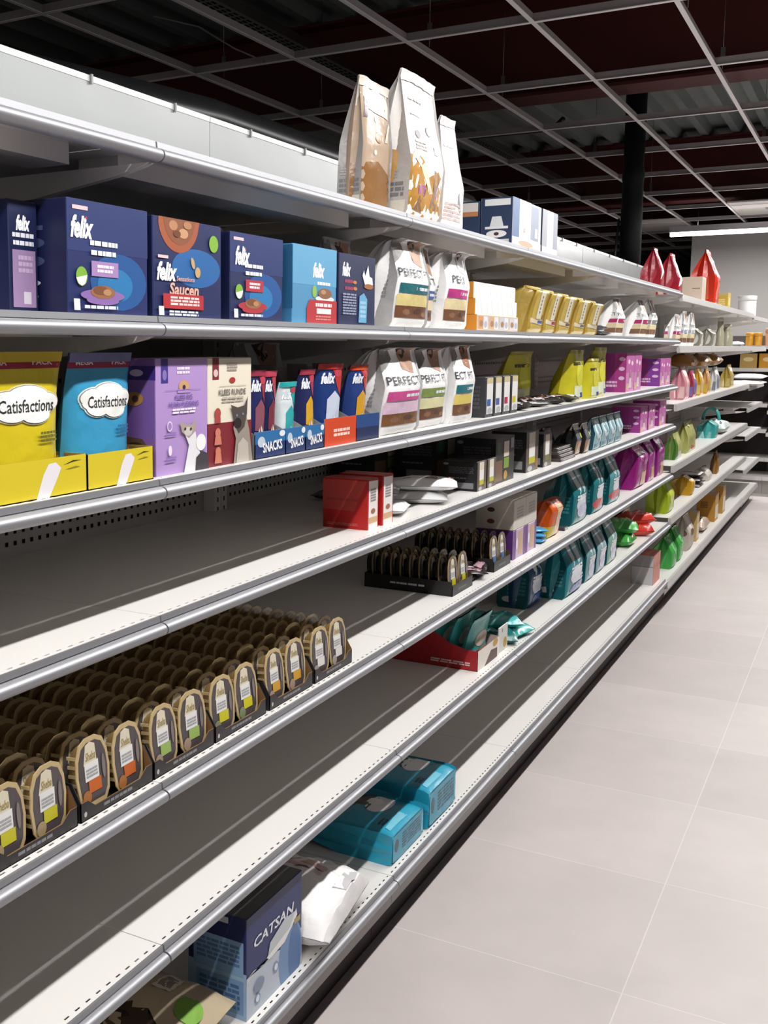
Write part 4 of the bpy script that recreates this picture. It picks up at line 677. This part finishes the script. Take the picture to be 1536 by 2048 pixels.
css = [('r', '#9ab8d4', 0, 1, 0, .46), ('r', '#86abd0', .1, .95, .42, .76), ('l', '#5b7ea8', .15, .9, .5, .72, 5), ('r', '#7ba0c6', .15, .95, .05, .38), ('l', '#4f7098', .2, .9, .08, .34, 5), ('r', '#b9bcc6', .2, .7, .91, .97)]
o = carton('litter_box', 'navy and pale blue cat litter box standing on the base shelf', 'box', None, -.035, 1.672, 1.905, zG, .212, .135, '#2c3a74', cs_, css, sidecol='#20295e', top='#4a4a50')
hb = MB(); hb.tube([(0, -.06, 0), (.0, -.055, .012), (0, 0, .018), (0, .055, .012), (0, .06, 0)], .006, M('#8d6d2a', 'f'), 8); hb.build('carry_handle', o, (0, 0, .212))
pack('pet_food_bag', 'crumpled white paper bag lying beside the litter box', 'bag', None, (-.148, 2.045, zG), .31, .29, .13, '#f0edec', [('r', '#dcb9ae', .3, .8, .62, .68), ('r', '#e3c9c0', .35, .75, .55, .60), ('e', '#a06a58', .14, .6, .08, .07), ('p', '#c9c6c8', [(.86, .5), (.95, .55), (.95, .85), (.86, .8)])], rz=.12, wr=.024, N=18, kind='b', seal='#dcd8d8')
gTB = 'teal bags lying on the base shelf'
tp = [('e', '#efe9ec', .50, .88, .34, .12), ('p', '#4a403e', [(.1, .78), (.5, .78), (.48, .96), (.14, .97)]), ('l', '#0e5a78', .66, .72, .22, .34, 3), ('l', '#1a7a9a', .3, .4, .3, .6, 3), ('r', '#156f8f', .04, .10, .2, .8), ('p', '#7fd0e6', [(.86, .08), (.97, .12), (.97, .86), (.88, .9)]), ('l', '#23607a', .88, .95, .2, .8, 7)]
def lying(lb, g, xf, y0, y1, z, L, T, c, fr, base, rz=0):
    o = bag('pet_food_bag', lb, 'bag', g, xf, y0, y1, z, L, T, c, fr, (), style='block', wr=.012, topw=.96, shoulder=2.6, lean=-.75*T/2/L, N=18)
    Wd = y1-y0; bb = MB(); fn = lambda a, b, h: ((b-.5)*T*.80, (a-.5)*Wd*.94, -.0012-h)
    bb.poly([fn(0, 0, 0), fn(0, 1, 0), fn(1, 1, 0), fn(1, 0, 0)], M(c, 'f')); art(bb, base, fn, 'f')
    bb.build('end_panel', o)
    o.location = (xf, (y0+y1)/2, z+T/2*.98); o.rotation_euler = (0, -PI/2, rz)
tp = [('e', '#f6f2f3', .70, .27, .28, .10), ('p', '#4a403e', [(.46, .32), (.94, .30), (.90, .5), (.52, .52)]), ('l', '#0e5a78', .16, .34, .10, .16, 2), ('l', '#12607e', .1, .5, .5, .75, 3), ('r', '#15607e', .06, .3, .78, .92), ('p', '#7fd0e6', [(.1, .04), (.6, .03), (.6, .10), (.12, .08)])]
tb_ = [('l', '#1b5f78', .30, .92, .2, .85, 6), ('e', '#0f4a60', .12, .55, .06, .25), ('p', '#8fd8ea', [(.94, .1), (1, .1), (1, .9), (.95, .8)])]
lying('teal bag lying flat on the base shelf, the nearer of two', gTB, -.035, 2.40, 2.62, zG, .36, .085, '#2bb0d2', tp, tb_)
lying('teal bag with white patch, the further of two', gTB, -.030, 2.645, 2.865, zG, .36, .112, '#2bb0d2', tp, tb_)
pack('pet_food_bag', 'beige and dark brown bag with green spot at the bottom edge', 'bag', None, (-.205, 1.46, zG), .34, .36, .125, '#cdbb9c', [('p', '#4a3626', [(0, 0), (.98, 0), (.94, .34), (.86, .44), (.80, .40), (.74, .52), (.66, .48), (.60, .60), (.5, .58), (.4, .68), (0, .7)]), ('p', '#2a1c14', [(.2, .2), (.9, .1), (.82, .36), (.5, .52), (.2, .56)]), ('p', '#8a7a66', [(.3, .30), (.8, .16), (.78, .20), (.3, .36)]), ('p', '#6a5846', [(.3, .42), (.7, .28), (.68, .32), (.3, .47)]), ('e', '#8cc04a', .90, .66, .07, .10), ('r', '#e6ddcf', .64, .76, .70, .86), ('r', '#9a8f84', .66, .74, .73, .83)], rz=.05, wr=.010, N=18, kind='b')
# ---- base shelf, far end, and flat-railed bays
gO = 'orange-red and grey cartons on the base shelf'
for i in range(3):
    carton('carton', 'orange-fronted grey carton on the base shelf, %s' % ('nearest the camera', 'second of three', 'third, touching the green bags')[i], 'box', gO, -.045, 6.14+.072*i-(.0 if i < 3 else 0), 6.21+.072*i, zG if i < 3 else .175, .165, .115, '#e08a78', [('l', '#c8685a', .3, .7, .5, .7, 1)], [('r', '#8f8d8c', 0, 1, .6, .63), ('p', '#a9a6a6', [(0, .63), (.8, .63), (.9, 1), (0, 1)])], top='#d8452c', sidecol='#c9c7c7')
def far(name, lb, cat, g, xf, y0, y1, z, H, D, c, fr=(), sd=(), sc=None, **k):
    k.setdefault('lean', -.55*D/2/H); k.setdefault('wr', .010); k.setdefault('style', 'block'); k.setdefault('N', 10)
    bag(name, lb, cat, g, xf, y0, y1, z, H, D, c, fr, sd, sidecol=sc, **k)
gg = 'green bags at the far end of the base shelf'
z2 = .175
far('green_bag', 'bright green bag on the base shelf, nearest the orange cartons', 'bag', gg, -.045, 6.75, 6.95, z2, .19, .12, '#52bb5a', [('p', '#8fe090', [(.3, .9), (.6, .9), (.5, .4), (.35, .3)])], wr=.016, seal='#7fd080')
far('green_bag', 'bright green bag on the base shelf, further along', 'bag', gg, -.045, 7.0, 7.2, z2, .215, .12, '#4cb654', [('p', '#8fe090', [(.4, .9), (.6, .9), (.6, .4), (.4, .3)])], wr=.016, seal='#7fd080')
far('beige_bag', 'beige bag with rolled top next to the green bags', 'bag', None, -.045, 7.42, 7.66, z2, .23, .11, '#cdc3b6', [('e', '#7a5a4c', .5, .5, .26, .1), ('p', '#e6ddd2', [(.2, .95), (.7, .95), (.6, .6), (.3, .6)])], [('e', '#8a6656', .6, .5, .3, .1)], kind='b', seal='#e0d6ca')
gw = 'tan cartons at the far end of the base shelf'
for lb, y0, y1, H, D, c in (('tan carton beside the beige bag', 7.83, 7.95, .2, .08, '#d8b673'), ('amber carton with pale front near the end of the base shelf', 8.80, 9.0, .205, .13, '#cf9430'), ('amber carton last on the base shelf', 9.28, 9.45, .22, .06, '#cfa04a')):
    carton('carton', lb, 'box', gw, -.05, y0, y1, z2, H, D, c, [('r', '#e3d9c6', .1, .9, .1, .6)], [('l', '#7a4a1c', .2, .6, .5, .75, 4)], sidecol=c)
pack('soft_pack', 'small pinkish pack lying between the tan and amber cartons', 'pack', None, (-.11, 8.35, z2), .13, .3, .1, '#cdb3a2', [('e', '#8a6a58', .5, .4, .2, .2)], wr=.02)
z2 = .545
far('lime_bag', 'lime green bag on the first flat shelf beyond the step', 'bag', None, -.045, 6.50, 6.74, z2, .20, .12, '#b4cc2a', [('e', '#dce85a', .5, .5, .3, .3)], [('e', '#c6da3a', .5, .4, .4, .3)], wr=.014)
far('yellow_bag', 'mustard yellow bag with folded top beyond the lime bag', 'bag', None, -.045, 7.40, 7.56, z2, .125, .13, '#dca828', [('r', '#e6dcc8', .4, 1, .1, .8)], [('l', '#9a6a1c', .2, .8, .45, .6, 2)], seal='#e6bc4a', shoulder=5)
for i in range(5):
    pack('flat_pack', 'black and white flat pack in a pile beyond the mustard bag, %s' % ('bottom', 'second', 'third', 'fourth', 'topmost')[i], 'pack', 'black and white flat packs piled beyond the step', (-.12+.01*(i % 2), 7.95+.03*(i % 2), z2+.02*i), .14, .2, .022, '#e3e0dc' if i % 2 == 0 else '#3a3634', [('r', '#4a4644', .2, .8, .2, .4)], wr=.004, N=8)
far('white_bag', 'off-white slumped bag beyond the pile of flat packs', 'bag', None, -.05, 8.25, 8.50, z2, .095, .12, '#d8cfc4', wr=.02, shoulder=1.5)
far('brown_bag', 'small brown bag leaning near the end of the shelf, third bay beyond the step', 'bag', None, -.05, 8.78, 8.9, z2, .175, .05, '#a8793c', (), [('r', '#5a2c14', 0, .5, 0, 1)], wr=.008)
z2 = .84
gD2 = 'green bags beyond the step'
far('green_bag', 'dark olive bag lying back behind the pale green bags', 'bag', gD2, -.17, 6.60, 6.85, z2, .215, .14, '#6b7a3a', [('p', '#3a4420', [(.2, .7), (.6, .8), (.5, .4)])], wr=.022)
far('green_bag', 'pale green bag with fish-white label, first beyond the step', 'bag', gD2, -.045, 6.70, 6.92, z2, .155, .06, '#c3c47a', [('r', '#5a8a34', 0, .3, 0, .8), ('r', '#cfcac4', .3, 1, 0, .3)], [('r', '#4f7f2c', 0, 1, 0, .85)], wr=.012)
far('green_bag', 'pale green bag with a red spot, beside the turquoise bag', 'bag', gD2, -.045, 7.15, 7.5, z2, .195, .08, '#bdbd72', [('e', '#d85a4a', .6, .14, .2, .07), ('p', '#e3e0b0', [(.2, .95), (.6, .95), (.5, .7)])], wr=.016)
far('turquoise_bag', 'turquoise bag with big looped handle beyond the step', 'bag', None, -.045, 8.46, 8.66, z2, .13, .12, '#4fb8b4', [('e', '#d23a52', .8, .2, .3, .16)], [('l', '#2f8f90', .1, .5, .62, .68, 1), ('r', '#8fcfca', 0, .8, 0, .36)], sc='#49b2ae', wr=.004, shoulder=6)
mb = MB(); mb.tube([(.02+.055*math.cos(a), 0, .128+.085*math.sin(a)) for a in [i*PI/12 for i in range(13)]], .012, M('#4fb8b4', 'f'), 8); mb.build('handle', bpy.data.objects['turquoise_bag'])
pack('soft_pack', 'white and grey crumpled pack beyond the turquoise bag', 'pack', None, (-.12, 9.05, z2), .2, .42, .11, '#c3cbc9', [('e', '#eef0ef', .6, .5, .2, .2), ('e', '#3a3a3a', .8, .2, .05, .04)], wr=.022, kind='b')
carton('carton', 'dark red carton lying deep behind the turquoise bag', 'box', None, -.28, 7.4, 7.9, z2, .2, .2, '#7a1a1c')
z2 = 1.185
gC2 = 'colourful bags beyond the step on the middle shelf'
for lb, y0, y1, H, D, c, c2, xf in (('pink bag with pale front, nearest the step', 6.90, 7.12, .20, .08, '#d88f9c', '#efc9c4', -.045), ('red and violet bag, second beyond the step', 7.28, 7.46, .17, .06, '#b5485a', '#8a7ac0', -.05), ('orange-yellow bag, third beyond the step', 7.58, 7.76, .175, .06, '#e6ae3c', '#f3d98a', -.045), ('peach and yellow bag, fourth beyond the step', 7.92, 8.1, .17, .05, '#dba36a', '#f0c75a', -.045), ('silver white bag, fifth beyond the step', 8.36, 8.6, .175, .06, '#cfd1d3', '#8f94a4', -.045), ('dull gold bag, last of the colourful row', 9.22, 9.5, .18, .07, '#b59c4a', '#d6c07a', -.045)):
    far('stand_up_pouch', lb, 'pouch', gC2, xf, y0, y1, z2, H, D, c, [('e', c2, .5, .4, .35, .3), ('p', '#f3ece4', [(.2, .9), (.8, .85), (.7, .65), (.3, .7)])], [('r', c2, .3, 1, .05, .4)], wr=.012, topw=.85)
for i, (y, x) in enumerate(((7.5, -.14), (7.8, -.10), (8.1, -.14), (8.4, -.10))):
    pack('amber_bag', 'amber bag piled over the colourful row, just under the shelf above, %s' % ('nearest', 'second', 'third', 'furthest')[i], 'bag', 'amber bags piled beneath the second flat shelf', (x, y, z2+.185), .16, .28, .085, '#b87f2c', [('p', '#7a3f14', [(.2, .3), (.6, .2), (.5, .6)]), ('e', '#e0b45a', .7, .6, .15, .15)], wr=.02)
for i in range(2):
    pack('paper_pack', 'white paper pack at the end of the middle shelf, %s' % ('lower', 'upper')[i], 'pack', 'white paper packs', (-.06, 10.6+.15*i, z2-.022+.05*i), .3, .6, .05, '#f1efee', wr=.006, kind='b')
z2 = 1.508
gZ = 'camouflage packs beyond the white bags'
for lb, y0, y1, H, xf in (('grey pack with pale label beside the bright white bags', 7.55, 7.72, .115, -.06), ('grey pack with pale label, second of the pair', 8.02, 8.24, .12, -.045)):
    far('grey_pack', lb, 'pack', gZ, xf, y0, y1, z2, H, .09, '#8d8a7c', [('e', '#c9c6be', .5, .35, .3, .3)], [('e', '#d0cdc6', .6, .4, .3, .3), ('e', '#5a5850', .3, .7, .2, .1)], wr=.01, shoulder=5)
for lb, y, h, r in (('slim mottled bottle beyond the grey packs', 8.85, .215, .03), ('stouter mottled bottle beyond the slim one', 9.3, .175, .042)):
    mb = MB(); mb.lathe([(r, 0), (r*1.02, h*.1), (r, h*.45), (r*.62, h*.62), (r*.7, h*.72), (r*.6, h*.9), (r*.3, h*.98)], M('#a9a58c', 'f'), 14); o = tag(mb.build('bottle', None, (-.09, y, z2)), lb, 'bottle', 'mottled bottles')
    mb = MB(); mb.lathe([(r*.66, 0), (r*.66, h*.10), (r*.3, h*.14)], M('#c9c6b4', 'f'), 12); mb.build('cap', o, (0, 0, h*.86))
pack('soft_pack', 'small white pack lying at the foot of the mottled bottles', 'pack', None, (-.05, 9.62, z2), .1, .2, .04, '#e6e6e6', wr=.01)
# ---- top shelf, far end
zT = 1.79
far('red_bag', 'dark red bag with white edge on the top shelf, nearest the camera', 'bag', 'red bags on the top shelf', -.05, 5.93, 6.06, zA, .205, .10, '#a81c30', [('p', '#f0ece9', [(.1, .2), (.7, .5), (.6, .95), (.2, .95)])], [('e', '#c8404c', .5, .4, .3, .25)], wr=.016, topw=.8, shoulder=2.6, seal='#b8505a')
far('red_bag', 'dark red bag with white edge on the top shelf, second', 'bag', 'red bags on the top shelf', -.05, 6.50, 6.66, zT, .235, .13, '#b01f34', [('p', '#f3f0ee', [(.1, .2), (.8, .4), (.7, .95), (.2, .95)])], [('e', '#c8404c', .5, .4, .3, .25), ('r', '#d8bcae', .2, 1, 0, .1)], wr=.016, topw=.8, shoulder=2.6, seal='#b8505a')
carton('carton', 'beige carton on the top shelf between the red bags', 'box', None, -.045, 7.44, 7.60, zT, .155, .12, '#d9c8b8', [('r', '#cbb9a8', .1, .9, .1, .9)], [('l', '#8a7a6c', .5, .9, .5, .56, 1)], sidecol='#d9c5b2')
far('red_bag', 'tall bright orange-red bag on the top shelf', 'bag', None, -.05, 8.05, 8.32, zT, .375, .17, '#e0351c', [('p', '#f07a62', [(.2, .1), (.5, .1), (.5, .8), (.3, .9)]), ('p', '#f59a86', [(.7, .2), (.9, .2), (.8, .7)])], [('r', '#b02014', .0, .6, .0, .5), ('p', '#ee6a4a', [(.5, .1), (.8, .1), (.7, .9), (.55, .9)])], wr=.018, topw=.85, shoulder=4.5, seal='#f0907a')
carton('carton', 'yellow carton right of the tall orange-red bag', 'box', None, -.045, 8.82, 8.98, zT, .115, .10, '#e0b93c', [('r', '#f0dc9a', .2, .8, .2, .7)], [('r', '#c9b78a', 0, 1, .8, 1), ('l', '#f3e3a0', .2, .8, .2, .6, 3)], sidecol='#dfb640')
def tub(lb, x, y, z, r, h, c, g=None, lidc=None, name='tub', cat='tub'):
    mb = MB(); mb.lathe([(r*.96, 0), (r, h*.05), (r, h*.72), (r*.94, h*.75)], M(c, 'p'), 18); o = tag(mb.build(name, None, (x, y, z)), lb, cat, g)
    mb = MB(); mb.lathe([(r*1.04, 0), (r*1.04, h*.22), (r*.9, h*.25)], M(lidc or c, 'p'), 18); mb.build('lid', o, (0, 0, h*.75))
tub('white lidded tub alone on the far end of the top shelf', -.10, 10.75, 1.775, .075, .185, '#f0eeee')
# ---- end shelving goods
gE = 'cans and bottles on the top of the end shelving'
for i, (x, c, r, h, nm) in enumerate(((-.215, '#d89a26', .038, .135, 'left amber can'), (-.135, '#d89a26', .038, .135, 'right amber can'), (-.03, '#dc9a72', .04, .18, 'left peach bottle'), (.065, '#dc9a72', .04, .18, 'right peach bottle'), (.18, '#e6e0dc', .045, .15, 'white jar'))):
    tub('%s on the top of the end shelving' % nm, x, 12.40, 1.5152, r, h, c, gE, name='can' if i < 2 else 'bottle' if i < 4 else 'jar', cat='can' if i < 2 else 'bottle' if i < 4 else 'jar')
for x, c, nm in ((-.21, '#c9a45c', 'tan tin'), (-.03, '#dd9a1e', 'amber tin')):
    carton('tin', '%s on the second shelf of the end shelving' % nm, 'tin', 'tins on the end shelving', .0, 0, .16, 0, .15, .16, c, (), [('r', c, 0, 1, 0, 1), ('e', '#f0d89a', .5, .6, .3, .15)], sidecol=c).location = (x, 12.42, 1.285)
carton('carton', 'white and navy carton at the right of the amber tin', 'box', None, .0, 0, .16, 0, .11, .16, '#d9dae0', (), [('r', '#3a4a86', 0, 1, .4, .75)], sidecol='#e3e3e6').location = (.22, 12.42, 1.30)
tub('white tub on the end shelving, upper right', .10, 12.38, 1.105, .07, .17, '#ece9e7', 'tubs on the end shelving')
tub('pale pink tub on the end shelving', .09, 12.36, .85, .075, .22, '#e0bfc6', 'tubs on the end shelving')
tub('white pail with grey rim low on the end shelving', .10, 12.38, .62, .09, .2, '#dedcda', 'tubs on the end shelving', '#c9c6c4')
